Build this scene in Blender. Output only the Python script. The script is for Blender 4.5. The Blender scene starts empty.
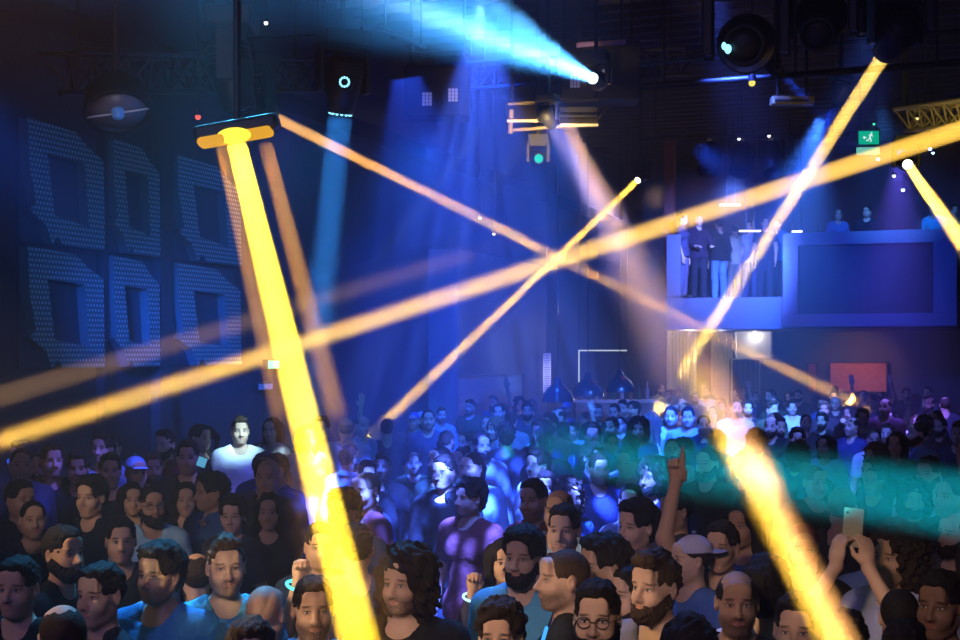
import bpy, bmesh, math, random
import numpy as np
from mathutils import Vector, Matrix, Quaternion

random.seed(7)
SC = bpy.context.scene
COL = SC.collection
FP, EYE, HOR = 1333.0, 2.5, 350.0          # focal length in pixels, camera height, image row of the horizon
YAW = math.radians(20.0)                   # the camera looks 20 degrees to the left of the room's length
RIGHT = Vector((math.cos(YAW), math.sin(YAW), 0)); FWD = Vector((-math.sin(YAW), math.cos(YAW), 0))
CEIL = 6.9; XL, XR, YN, YF = -8.0, 9.0, -6.0, 30.0

def at(u, v, d):
    """the point of the hall that the photograph shows at (u, v), d metres in front of the camera"""
    return FWD * d + RIGHT * ((u - 480) * d / FP) + Vector((0, 0, EYE + (HOR - v) * d / FP))

def on_left(u, off=0.0):
    """depth at which the sight line of column u meets the left wall (off metres in front of it)"""
    a = (u - 480) / FP
    return (XL + off) / (FWD.x + RIGHT.x * a)

def on_back(u, y=YF):
    a = (u - 480) / FP
    return y / (FWD.y + RIGHT.y * a)
# ---------------------------------------------------------------- solid modelling on a rectilinear grid
def axis(lo, hi, coarse, fines):
    """grid coordinates from lo to hi: step 'coarse', finer inside the intervals of fines = [(a, b, step)]"""
    out = [lo]
    while out[-1] < hi:
        x = out[-1]; s = coarse
        for a, b, st in fines:
            if a <= x + 1e-9 < b: s = min(s, st)
        nx = x + s
        for a, b, st in fines:
            if x < a - 1e-6 and nx > a and s > st: nx = a
        out.append(nx)
    return np.array(out)


class Field:
    def __init__(self, xs, ys, zs):
        self.ax = (xs, ys, zs)
        self.F = np.full((len(xs), len(ys), len(zs)), 1.0, dtype=np.float32)

    def block(self, lo, hi):
        sl = []
        for a, l, h in zip(self.ax, lo, hi):
            i0 = max(0, int(np.searchsorted(a, l)) - 1); i1 = min(len(a), int(np.searchsorted(a, h)) + 1)
            if i1 <= i0: return None
            sl.append(slice(i0, i1))
        g = [self.ax[0][sl[0]][:, None, None], self.ax[1][sl[1]][None, :, None], self.ax[2][sl[2]][None, None, :]]
        return tuple(sl), g

    def put(self, sl, d, k, sub):
        A = self.F[sl]
        if sub:
            h = np.maximum(k - np.abs(A + d), 0) / k
            self.F[sl] = np.maximum(A, -d) + h * h * k * .25
        else:
            h = np.maximum(k - np.abs(A - d), 0) / k
            self.F[sl] = np.minimum(A, d) - h * h * k * .25

    def cap(self, a, b, ra, rb=None, k=.02, sub=False, grow=0.0):
        rb = ra if rb is None else rb
        ra += grow; rb += grow
        m = max(ra, rb) + k + .035
        bl = self.block([min(p, q) - m for p, q in zip(a, b)], [max(p, q) + m for p, q in zip(a, b)])
        if bl is None: return
        sl, g = bl
        ab = [q - p for p, q in zip(a, b)]
        l2 = sum(c * c for c in ab) + 1e-12
        t = sum((g[i] - a[i]) * ab[i] for i in range(3)) / l2
        t = np.clip(t, 0, 1)
        d = np.sqrt(sum((g[i] - a[i] - ab[i] * t) ** 2 for i in range(3))) - (ra + (rb - ra) * t)
        self.put(sl, d, k, sub)

    def ell(self, c, r, k=.02, sub=False, rot=None, grow=0.0):
        r = [x + grow for x in r]
        m = max(r) + k + .035
        bl = self.block([x - m for x in c], [x + m for x in c])
        if bl is None: return
        sl, g = bl
        p = [g[i] - c[i] for i in range(3)]
        if rot is not None:                       # rot: rows are the local axes
            p = [sum(p[j] * rot[i][j] for j in range(3)) for i in range(3)]
        k0 = np.sqrt(sum((p[i] / r[i]) ** 2 for i in range(3)))
        k1 = np.sqrt(sum((p[i] / (r[i] * r[i])) ** 2 for i in range(3))) + 1e-9
        self.put(sl, k0 * (k0 - 1) / k1, k, sub)

    def cut(self, n, o, k=.006):                  # removes the side the normal points to
        X, Y, Z = self.ax
        d = -(n[0] * (X[:, None, None] - o[0]) + n[1] * (Y[None, :, None] - o[1]) + n[2] * (Z[None, None, :] - o[2]))
        self.put((slice(None),) * 3, d.astype(np.float32), k, True)

    def noise(self, amp, freq, seed, stretch=(1, 1, 1)):
        r = np.random.RandomState(seed)
        X, Y, Z = self.ax
        n = 0
        for o in range(9):
            w = r.normal(size=3); w /= np.linalg.norm(w)
            w = w * freq * (1 + .18 * o) / np.array(stretch)
            n = n + np.sin(X[:, None, None] * w[0] + Y[None, :, None] * w[1] + Z[None, None, :] * w[2] + r.uniform(0, 6.3))
        self.F += (amp / 3 * n).astype(np.float32)

    def mesh(self, name):
        F = self.F; S = F < 0
        nx, ny, nz = F.shape
        c = S[:-1, :-1, :-1].astype(np.int8)
        for dx, dy, dz in ((1,0,0),(0,1,0),(0,0,1),(1,1,0),(1,0,1),(0,1,1),(1,1,1)):
            c = c + S[dx:nx-1+dx, dy:ny-1+dy, dz:nz-1+dz]
        act = (c > 0) & (c < 8)
        I, J, K = np.nonzero(act)
        idx = np.full(act.shape, -1, dtype=np.int32); idx[I, J, K] = np.arange(len(I))
        P = np.zeros((len(I), 3)); N = np.zeros(len(I))
        co = [self.ax[0], self.ax[1], self.ax[2]]
        cor = [(0,0,0),(1,0,0),(0,1,0),(1,1,0),(0,0,1),(1,0,1),(0,1,1),(1,1,1)]
        for a, b in ((0,1),(2,3),(4,5),(6,7),(0,2),(1,3),(4,6),(5,7),(0,4),(1,5),(2,6),(3,7)):
            ca, cb = cor[a], cor[b]
            fa = F[I+ca[0], J+ca[1], K+ca[2]]; fb = F[I+cb[0], J+cb[1], K+cb[2]]
            m = (fa < 0) != (fb < 0)
            t = np.where(m, fa / np.where(m, fa - fb, 1), 0)
            pa = np.stack([co[0][I+ca[0]], co[1][J+ca[1]], co[2][K+ca[2]]], 1)
            pb = np.stack([co[0][I+cb[0]], co[1][J+cb[1]], co[2][K+cb[2]]], 1)
            P += np.where(m[:, None], pa + (pb - pa) * t[:, None], 0); N += m
        P /= N[:, None]
        quads = []
        for axn in range(3):
            o1, o2 = [(1, 2), (2, 0), (0, 1)][axn]
            A = np.take(S, np.arange(F.shape[axn]-1), axis=axn); B = np.take(S, np.arange(1, F.shape[axn]), axis=axn)
            ed = A != B
            e = np.argwhere(ed)
            ok = (e[:, o1] > 0) & (e[:, o2] > 0) & (e[:, o1] < F.shape[o1]-1) & (e[:, o2] < F.shape[o2]-1)
            e = e[ok]
            ins = A[e[:, 0], e[:, 1], e[:, 2]]
            def cell(d1, d2):
                q = e.copy(); q[:, o1] += d1; q[:, o2] += d2
                return idx[q[:, 0], q[:, 1], q[:, 2]]
            q = np.stack([cell(-1,-1), cell(0,-1), cell(0,0), cell(-1,0)], 1)
            q[~ins] = q[~ins][:, ::-1]
            quads.append(q)
        Q = np.concatenate(quads)
        Q = Q[(Q >= 0).all(1)]
        return np_mesh(name, P, Q)


def np_mesh(name, P, Q):
    me = bpy.data.meshes.new(name)
    me.vertices.add(len(P)); me.vertices.foreach_set('co', np.ascontiguousarray(P, dtype=np.float32).ravel())
    me.loops.add(len(Q) * 4); me.loops.foreach_set('vertex_index', np.ascontiguousarray(Q, dtype=np.int32).ravel())
    me.polygons.add(len(Q)); me.polygons.foreach_set('loop_start', np.arange(0, len(Q) * 4, 4, dtype=np.int32))
    me.update(calc_edges=True); me.validate()
    me.polygons.foreach_set('use_smooth', np.ones(len(me.polygons), dtype=bool))
    return me


# ---------------------------------------------------------------- the human figure (faces -y, feet at z = 0, about 1.76 m tall)
def V3(*a): return np.array(a, dtype=float)

def twist(p, a, pivot=(0, .015, 0)):
    c, s = math.cos(a), math.sin(a)
    x, y = p[0] - pivot[0], p[1] - pivot[1]
    return V3(pivot[0] + c * x - s * y, pivot[1] + s * x + c * y, p[2])

ARMS = {  # elbow, wrist, hand direction, palm normal, hand shape   (for x > 0; mirrored for the other side)
    'down':   (V3(.235, .03, 1.10), V3(.235, -.05, .86), V3(.05, -.15, -1), V3(-1, 0, 0), 'relaxed'),
    'point':  (V3(.26, -.07, 1.66), V3(.20, -.10, 1.93), V3(-.05, -.05, 1), V3(0, -1, 0), 'point'),
    'phone':  (V3(.24, -.28, 1.58), V3(.065, -.42, 1.86), V3(-.10, -.05, 1), V3(-.6, -.8, 0), 'hold'),
    'fist':   (V3(.25, -.18, 1.25), V3(.21, -.26, 1.50), V3(-.1, -.05, 1), V3(0, -1, 0), 'fist'),
    'chin':   (V3(.22, -.16, 1.17), V3(.07, -.26, 1.38), V3(-.35, .1, .9), V3(-.2, 1, 0), 'fist'),
    'up':     (V3(.33, -.05, 1.60), V3(.30, -.12, 1.86), V3(-.1, -.1, 1), V3(0, -1, 0), 'open'),
    'rail':   (V3(.25, -.05, 1.12), V3(.16, -.28, 1.08), V3(-.3, -1, 0), V3(0, 0, -1), 'relaxed'),
}

def hand(f, w, d, n, shape, k=.008):
    d = d / np.linalg.norm(d); n = n - d * n.dot(d); n /= np.linalg.norm(n)
    s = np.cross(d, n)                                    # across the palm; thumb side = +s
    f.cap(w, w + d * .04, .026, .03, k=.015)
    rot = [list(s), list(n), list(d)]
    f.ell(w + d * .065, (.040, .017, .048), k=.012, rot=rot)
    L = [.072, .080, .074, .058]
    for i in range(4):
        o = .027 - .018 * i
        b = w + d * (.100 - .004 * abs(i - 1)) + s * o
        curl = {'relaxed': (.25, .35, .3), 'fist': (1.35, 1.5, 1.0), 'hold': (.7, .6, .5), 'open': (.05, .1, .1), 'point': (.0, .05, .05) if i == 0 else (1.35, 1.5, 1.0)}[shape]
        a = 0.0; p = b
        for q, seg in enumerate((.45, .31, .24)):
            a += curl[q]
            dd = d * math.cos(a) + n * math.sin(a) + s * (.05 * (1.5 - i) if shape == 'open' else 0)
            e = p + dd * L[i] * seg
            f.cap(p, e, .0095 - .001 * q, .009 - .001 * q, k=.005)
            p = e
    b = w + d * .03 + s * .03
    if shape in ('fist', 'point'): t1 = b + d * .035 + s * .012 + n * .02; t2 = t1 + d * .02 - s * .02 + n * .015
    elif shape == 'hold': t1 = b + d * .03 + s * .02 + n * .02; t2 = t1 + d * .03 + n * .012
    else: t1 = b + d * .03 + s * .025 + n * .008; t2 = t1 + d * .028 + s * .008
    f.cap(b, t1, .013, .011, k=.01); f.cap(t1, t2, .0105, .0085, k=.004)

HEADS = {  # jaw width, jaw length, nose, brow, cheek
    'm0': dict(jaw=1.0, chin=0.0, nose=1.0, brow=1.0, cheek=1.0),
    'm1': dict(jaw=1.1, chin=-.004, nose=1.25, brow=1.15, cheek=.9),
    'm2': dict(jaw=.94, chin=.006, nose=1.1, brow=.9, cheek=1.1),
    'f0': dict(jaw=.86, chin=-.002, nose=.78, brow=.35, cheek=1.1),
}

def head(f, h, g=0.0):
    j = h['jaw']; cz = h['chin']; ns = h['nose']
    f.ell((0, .014, 1.667), (.0765, .098, .089), k=.01, grow=g)
    f.ell((0, -.020, 1.605 - cz), (.0625 * j, .076, .086), k=.035, grow=g)
    for s in (-1, 1):
        f.cap((s * .052 * j, .004, 1.578 - cz), (s * .022 * j, -.066, 1.536 - cz), .018, .017, k=.03, grow=g)
        f.ell((s * .039, -.060, 1.600), (.024 * h['cheek'], .024, .026), k=.035, grow=g)
    f.ell((0, -.074, 1.537 - cz), (.022 * j, .021, .018), k=.02, grow=g)
    if g > .0005: return
    f.cap((-.038, -.079, 1.6615), (.038, -.079, 1.6615), .0125 * (.75 + .25 * h['brow']), k=.018)
    f.ell((0, -.080, 1.70), (.05, .016, .03), k=.03)
    for s in (-1, 1):
        f.ell((s * .033, -.103, 1.6415), (.021, .022, .0135), k=.014, sub=True)
        f.ell((s * .0325, -.0765, 1.6405), (.0145, .0135, .0125), k=.003)
        f.cap((s * .046, -.078, 1.645), (s * .020, -.0875, 1.6475), .0042, k=.004)
        f.cap((s * .044, -.0765, 1.633), (s * .021, -.085, 1.6325), .0036, k=.005)
    f.cap((0, -.086, 1.660), (0, -.1085 - .008 * ns, 1.609), .008, .0115 * (.6 + .4 * ns), k=.014)
    f.ell((0, -.113 - .006 * ns, 1.6035), (.0125, .013, .011), k=.01)
    for s in (-1, 1):
        f.ell((s * .0125, -.1045, 1.6015), (.0085, .012, .0085), k=.006)
        f.ell((s * .0065, -.112, 1.5945), (.0035, .005, .0035), k=.003, sub=True)
    f.ell((0, -.078, 1.578), (.036, .020, .030), k=.03)
    f.cap((-.020, -.0935, 1.5765), (0, -.1005, 1.5795), .0045, .006, k=.007); f.cap((.020, -.0935, 1.5765), (0, -.1005, 1.5795), .0045, .006, k=.007)
    f.cap((-.016, -.094, 1.569), (.016, -.094, 1.569), .0068, k=.007); f.ell((0, -.0985, 1.568), (.012, .006, .0065), k=.006)
    f.cap((-.024, -.1, 1.5735), (.024, -.1, 1.5735), .0022, k=.004, sub=True)
    for s in (-1, 1):
        f.ell((s * .079, .012, 1.630), (.011, .020, .033), k=.010, rot=[[.94, s * .34, 0], [-s * .34, .94, 0], [0, 0, 1]])
        f.ell((s * .087, .003, 1.634), (.008, .010, .017), k=.006, sub=True)

def torso(f, tw, fem, g=0.0, low=.0):
    T = lambda *p: twist(p, tw * min(1, max(0, (p[2] - .95) / .35)))
    wsh = .142 if not fem else .122
    f.ell((0, .01, .96), (.165 + low, .118 + low, .12), k=.04, grow=g)
    f.ell(T(0, .012, 1.11), (.142 - .02 * fem + low, .10 + low, .14), k=.06, grow=g)
    a = tw
    rot = [[math.cos(a), math.sin(a), 0], [-math.sin(a), math.cos(a), 0], [0, 0, 1]]
    f.ell(T(0, .015, 1.28), (.172 - .022 * fem, .112 - .005 * fem, .175), k=.05, rot=rot, grow=g)
    for s in (-1, 1):
        f.ell(T(s * .075, -.058, 1.31 - .02 * fem), (.075, .025 + .031 * fem, .06), k=.06, grow=g)
        f.cap(T(s * .05, .022, 1.415), T(s * wsh, .015, 1.405), .056, .058, k=.05, grow=g)
        f.cap((s * .02, .018, 1.485), T(s * .125, .02, 1.44), .036, .03, k=.045, grow=g)

def arm_pts(side, pose, tw, fem):
    e, w, d, n, sh = ARMS[pose]
    m = V3(side, 1, 1)
    sx = .176 if not fem else .154
    sh_p = V3(sx, .015, 1.40)
    if pose in ('point', 'up'): sh_p = V3(sx, .01, 1.43)
    e = e - V3(.02 * fem, 0, 0); w = w - V3(.01 * fem, 0, 0)
    pts = [twist(sh_p * m, tw), twist(e * m, tw), twist(w * m, tw)]
    dd = twist(d * m, tw, (0, 0, 0)); nn = twist(n * m, tw, (0, 0, 0))
    return pts, dd, nn, sh

def legs(f, g=0.0, hem=0.0):
    for s in (-1, 1):
        hp, kn, an = (s * .088, .01, .90), (s * .10, -.005, .50), (s * .105, .02, .10)
        f.cap(hp, kn, .088, .058, k=.05, grow=g)
        f.cap(kn, an, .054, .038 + hem, k=.03, grow=g)
        f.ell((s * .10, .03, .36), (.05, .055, .12), k=.04, grow=g)
        if g == 0:
            f.cap((s * .105, .03, .055), (s * .12, -.13, .042), .043, .040, k=.03)
            f.cap((s * .105, .04, .042), (s * .105, .04, .10), .040, .040, k=.03)

def make_body(name, pose=('down', 'down'), tw=0.0, hd='m0', fem=False, res=.0045):
    pts = [(arm_pts(s, p, tw, fem)) for s, p in zip((-1, 1), pose)]
    fx = [(-.098, .098, res)]; fy = [(-.135, .125, res * 1.15)]; fz = [(1.50, 1.765, res)]
    hi = 1.80; lox = -.36; hix = .36; loy = -.24
    for (P, d, n, sh), ps in zip(pts, pose):
        st = .011 if ps in ('down', 'rail') else .006
        dn = d / np.linalg.norm(d); c = P[2] + dn * .09
        if ps == 'chin': st = .007
        for L, q in ((fx, 0), (fy, 1), (fz, 2)): L.append((c[q] - .11, c[q] + .11, st))
        hi = max(hi, P[2][2] + .26); lox = min(lox, c[0] - .12, P[1][0] - .08); hix = max(hix, c[0] + .12, P[1][0] + .08); loy = min(loy, c[1] - .13, P[1][1] - .08)
    f = Field(axis(lox, hix, .016, fx), axis(loy, .20, .016, fy), axis(-.012, hi, .018, fz))
    legs(f); torso(f, tw, fem)
    f.cap((0, .028, 1.40), (0, .012, 1.56), .058 - .01 * fem, .054 - .009 * fem, k=.03)
    head(f, HEADS[hd])
    sc = .86 if fem else 1.0
    for P, d, n, sh in pts:
        f.cap(P[0], P[1], .050 * sc, .039 * sc, k=.04); f.cap(P[1], P[2], .040 * sc, .027 * sc, k=.02)
        dn = d / np.linalg.norm(d)
        hand(f, P[2], d, n, sh)
    return f.mesh(name)

def make_shirt(name, pose=('down', 'down'), tw=0.0, fem=False, sleeve=.55, collar=False, neck=.0, seed=1):
    pts = [(arm_pts(s, p, tw, fem)) for s, p in zip((-1, 1), pose)]
    mx = max(.34, max(abs(P[i][0]) for P, *_ in pts for i in range(3 if sleeve > 1 else 2)) + .09)
    lo_y = min(-.20, min(P[i][1] for P, *_ in pts for i in range(3)) - .08)
    top = max(1.54, max(P[i][2] for P, *_ in pts for i in range(3)) + .09)
    f = Field(axis(-mx, mx, .0115, []), axis(lo_y, .21, .0115, []), axis(.80, top, .0125, []))
    torso(f, tw, fem, g=.011, low=.012)
    f.cap((0, .01, .86), (0, .01, .97), .10, k=.05); f.ell((0, .01, .90), (.212, .140, .17), k=.03)
    f.F = f.F  # (the torso first, then the sleeves)
    for P, d, n, sh in pts:
        if sleeve <= 1:
            e = P[0] + (P[1] - P[0]) * sleeve
            f.cap(P[0], e, .062, .060, k=.045)
        else:
            f.cap(P[0], P[1], .060, .053, k=.045); f.cap(P[1], P[1] + (P[2] - P[1]) * .88, .052, .041, k=.03)
    f.noise(.0035, 26, seed, (1, 1, 1.6))
    f.cut((0, 0, -1), (0, 0, .855))
    for P, d, n, sh in pts:                               # open the sleeve ends flat
        a, b = (P[0], P[1]) if sleeve <= 1 else (P[1], P[2])
        t = sleeve if sleeve <= 1 else .88
        u = (b - a) / np.linalg.norm(b - a)
        c = a + (b - a) * t
        f.ell(c + u * .065, (.07, .07, .07), k=.006, sub=True)
    f.cap((0, .03, 1.44), (0, -.015 - neck * .2, 1.56), .068 + neck, .072 + neck, k=.012, sub=True)
    f.ell((0, -.06, 1.465 - neck * .4), (.055 + neck, .05, .042 + neck), k=.012, sub=True)
    if collar:
        for i in range(48):
            a = math.pi * 2 * i / 48
            p = V3(.078 * math.sin(a), .022 + .072 * math.cos(a), 1.472 + .022 * math.cos(a)); q = V3(.068 * math.sin(a), .02 + .062 * math.cos(a), 1.505 + .018 * math.cos(a))
            if math.cos(a) > -.90: f.cap(p, q, .009, k=.008)
        for s in (-1, 1):
            f.cap((s * .035, -.052, 1.475), (s * .075, -.085, 1.425), .010, .006, k=.01); f.cap((s * .055, -.04, 1.47), (s * .095, -.07, 1.435), .009, .006, k=.01)
    return f.mesh(name)

def make_trousers(name):
    f = Field(axis(-.24, .24, .014, []), axis(-.17, .19, .014, []), axis(.03, 1.04, .018, []))
    f.ell((0, .01, .95), (.160, .114, .11), k=.04, grow=.009)
    legs(f, g=.013, hem=.014)
    f.noise(.003, 22, 5)
    f.cut((0, 0, 1), (0, 0, 1.005)); f.cut((0, 0, -1), (0, 0, .075))
    return f.mesh(name)

def hair_field(lo=1.40, hi=1.86, w=.17, back=.20, res=.005):
    return Field(axis(-w, w, res, []), axis(-.16, back, res, []), axis(lo, hi, res, []))

def face_cut(f, line=0.0, side=0.0):
    """keeps the hair off the face, ears and neck"""
    f.ell((0, -.120, 1.610 + line), (.070 - side, .088, .108), k=.028, sub=True)
    f.cap((0, -.10, 1.56), (0, -.13, 1.52), .085, .09, k=.01, sub=True)
    for s in (-1, 1):
        f.ell((s * .09, -.028, 1.592), (.045, .045, .066), k=.008, sub=True)
        f.ell((s * .090, .014, 1.630), (.022, .021, .034), k=.008, sub=True)

def make_hair(name, kind, seed=1):
    f = hair_field(1.26 if kind in ('long', 'pony') else 1.42)
    if kind == 'buzz':
        f.ell((0, .016, 1.668), (.0805, .1015, .0925), k=.01); f.noise(.0008, 300, seed)
        face_cut(f, .004); f.cut((0, -.25, -1), (0, .06, 1.582))
    elif kind == 'short':
        f.ell((0, .017, 1.672), (.0835, .105, .100), k=.01); f.ell((0, -.02, 1.735), (.062, .075, .035), k=.03)
        f.noise(.003, 110, seed, (1, 1.8, 1)); f.noise(.0016, 320, seed + 9, (1, 3, 2)); face_cut(f); f.cut((0, -.25, -1), (0, .06, 1.575))
    elif kind == 'quiff':
        f.ell((0, .018, 1.670), (.081, .103, .098), k=.01); f.cap((-.035, -.07, 1.745), (.035, -.07, 1.748), .026, k=.03); f.cap((0, -.07, 1.752), (0, .03, 1.76), .03, .03, k=.03)
        f.noise(.0035, 110, seed, (.8, 2.4, 1)); f.noise(.0018, 320, seed + 9, (1, 3, 2)); face_cut(f, -.002); f.cut((0, -.25, -1), (0, .06, 1.575))
    elif kind == 'thick':
        f.ell((0, .022, 1.682), (.098, .118, .108), k=.01); f.ell((0, -.045, 1.748), (.07, .06, .035), k=.03); f.ell((0, .07, 1.62), (.075, .055, .08), k=.03)
        f.noise(.0055, 75, seed); f.noise(.0022, 260, seed + 9, (1, 2.5, 2)); face_cut(f); f.cut((0, -.2, -1), (0, .06, 1.54))
    elif kind == 'receding':
        f.ell((0, .02, 1.662), (.083, .103, .090), k=.01); f.noise(.0007, 80, seed)
        face_cut(f, .0); f.ell((0, -.075, 1.76), (.055, .085, .055), k=.02, sub=True); f.cut((0, -.25, -1), (0, .06, 1.575))
    elif kind == 'ring':
        f.ell((0, .016, 1.655), (.0815, .102, .08), k=.01); f.noise(.0015, 120, seed)
        face_cut(f, .0); f.ell((0, -.02, 1.79), (.12, .15, .10), k=.01, sub=True); f.cut((0, -.25, -1), (0, .06, 1.582))
    elif kind == 'curly':
        f.ell((0, .028, 1.685), (.118, .128, .115), k=.01); f.ell((-.07, .02, 1.59), (.058, .075, .11), k=.04); f.ell((.07, .02, 1.59), (.058, .075, .11), k=.04); f.ell((0, .08, 1.58), (.09, .07, .12), k=.04)
        f.noise(.014, 85, seed); f.ell((0, -.125, 1.612), (.066, .115, .098), k=.014, sub=True); f.cap((0, -.09, 1.56), (0, -.12, 1.44), .072, .10, k=.01, sub=True)
    elif kind == 'long':
        f.ell((0, .020, 1.674), (.088, .110, .102), k=.01)
        for s in (-1, 1): f.cap((s * .072, .0, 1.67), (s * .085, .02, 1.40), .033, .04, k=.04); f.cap((s * .06, .06, 1.66), (s * .06, .07, 1.34), .05, .045, k=.04)
        f.cap((0, .07, 1.66), (0, .085, 1.33), .06, .045, k=.04)
        f.noise(.006, 90, seed, (1, 1, 4)); f.ell((0, -.125, 1.602), (.062, .105, .115), k=.012, sub=True); f.cap((0, -.10, 1.56), (0, -.13, 1.35), .070, .085, k=.01, sub=True)
    elif kind in ('pony', 'bun'):
        f.ell((0, .016, 1.670), (.0815, .104, .096), k=.01); f.noise(.0025, 120, seed, (1, 3, 1)); face_cut(f, .002); f.cut((0, -.25, -1), (0, .06, 1.57))
        if kind == 'bun': f.ell((0, .115, 1.735), (.046, .044, .042), k=.012)
        else: f.cap((0, .10, 1.70), (0, .155, 1.62), .026, .034, k=.012); f.cap((0, .155, 1.62), (0, .14, 1.42), .034, .016, k=.02)
    return f.mesh(name)

def make_beard(name, hd, size=.009, seed=3):
    f = Field(axis(-.10, .10, .0045, []), axis(-.15, .06, .0045, []), axis(1.47, 1.66, .0045, []))
    head(f, HEADS[hd], g=size * .75)
    f.ell((0, -.066, 1.545), (.05, .05, .035), k=.03, grow=size)
    f.noise(.0025, 150, seed)
    f.ell((0, -.09, 1.640), (.060, .09, .050), k=.01, sub=True)
    f.cut((0, -.45, 1), (0, -.03, 1.614)); f.cut((0, 1, .0), (0, .018, 1.6))
    f.ell((0, -.11, 1.573), (.023, .03, .0065), k=.004, sub=True)
    for s in (-1, 1): f.ell((s * .046, -.085, 1.612), (.027, .05, .030), k=.01, sub=True)
    f.cap((0, .03, 1.40), (0, .02, 1.53), .058, .055, k=.01, sub=True)
    return f.mesh(name)

def make_cap(name, backwards=False):
    f = Field(axis(-.11, .11, .006, []), axis(-.21, .21, .006, []), axis(1.62, 1.80, .006, []))
    f.ell((0, .014, 1.675), (.086, .107, .096), k=.01)
    f.cut((0, 0, -1), (0, 0, 1.680))
    s = 1 if backwards else -1
    f.ell((0, .014 + s * .115, 1.680), (.062, .066, .009), k=.012)
    f.ell((0, .014, 1.785), (.010, .010, .006), k=.004)
    f.ell((0, .014, 1.64), (.0815, .103, .098), k=.004, sub=True)
    return f.mesh(name)
# ---------------------------------------------------------------- node helper
class NT:
    def __init__(self, name):
        self.m = bpy.data.materials.new(name); self.m.use_nodes = True
        self.nt = self.m.node_tree; self.nt.nodes.clear()
        self.out = self.nt.nodes.new('ShaderNodeOutputMaterial')
    def n(self, t, **kw):
        x = self.nt.nodes.new(t)
        for k, v in kw.items(): setattr(x, k, v)
        return x
    def link(self, a, b): self.nt.links.new(a, b)
    def val(self, sock, v):
        if isinstance(v, bpy.types.NodeSocket): self.link(v, sock)
        else: sock.default_value = v
    def math(self, op, a, b=0.0, c=None, clamp=False):
        x = self.n('ShaderNodeMath', operation=op, use_clamp=clamp)
        self.val(x.inputs[0], a); self.val(x.inputs[1], b)
        if c is not None: self.val(x.inputs[2], c)
        return x.outputs[0]
    def mix(self, f, a, b):
        x = self.n('ShaderNodeMix', data_type='RGBA')
        self.val(x.inputs[0], f)
        for s, v in ((x.inputs[6], a), (x.inputs[7], b)):
            if isinstance(v, tuple): v = (*v, 1) if len(v) == 3 else v
            self.val(s, v)
        return x.outputs[2]
    def ramp(self, x, lo, hi):
        r = self.n('ShaderNodeMapRange', clamp=True)
        self.val(r.inputs[0], x); r.inputs[1].default_value = lo; r.inputs[2].default_value = hi
        return r.outputs[0]
    def bsdf(self, color, rough=.6, spec=.3, metal=0.0, normal=None, emit=None, strength=1.0):
        b = self.n('ShaderNodeBsdfPrincipled')
        if isinstance(color, tuple): color = (*color, 1)
        self.val(b.inputs['Base Color'], color); self.val(b.inputs['Roughness'], rough)
        b.inputs['Specular IOR Level'].default_value = spec; b.inputs['Metallic'].default_value = metal
        if normal is not None: self.link(normal, b.inputs['Normal'])
        if emit is not None:
            b.inputs['Emission Color'].default_value = (*emit, 1); b.inputs['Emission Strength'].default_value = strength
        self.link(b.outputs[0], self.out.inputs['Surface'])
        return b
    def bump(self, h, s=.3, d=.01):
        b = self.n('ShaderNodeBump'); b.inputs['Strength'].default_value = s; b.inputs['Distance'].default_value = d
        self.link(h, b.inputs['Height']); return b.outputs[0]
    def noise(self, scale, vec=None, detail=3):
        x = self.n('ShaderNodeTexNoise'); x.inputs['Scale'].default_value = scale; x.inputs['Detail'].default_value = detail
        if vec is not None: self.link(vec, x.inputs['Vector'])
        return x.outputs['Fac']

HEAD_C, HEAD_S = (0.0, .012, 1.475), .90      # the head is scaled by this about the top of the neck

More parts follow.
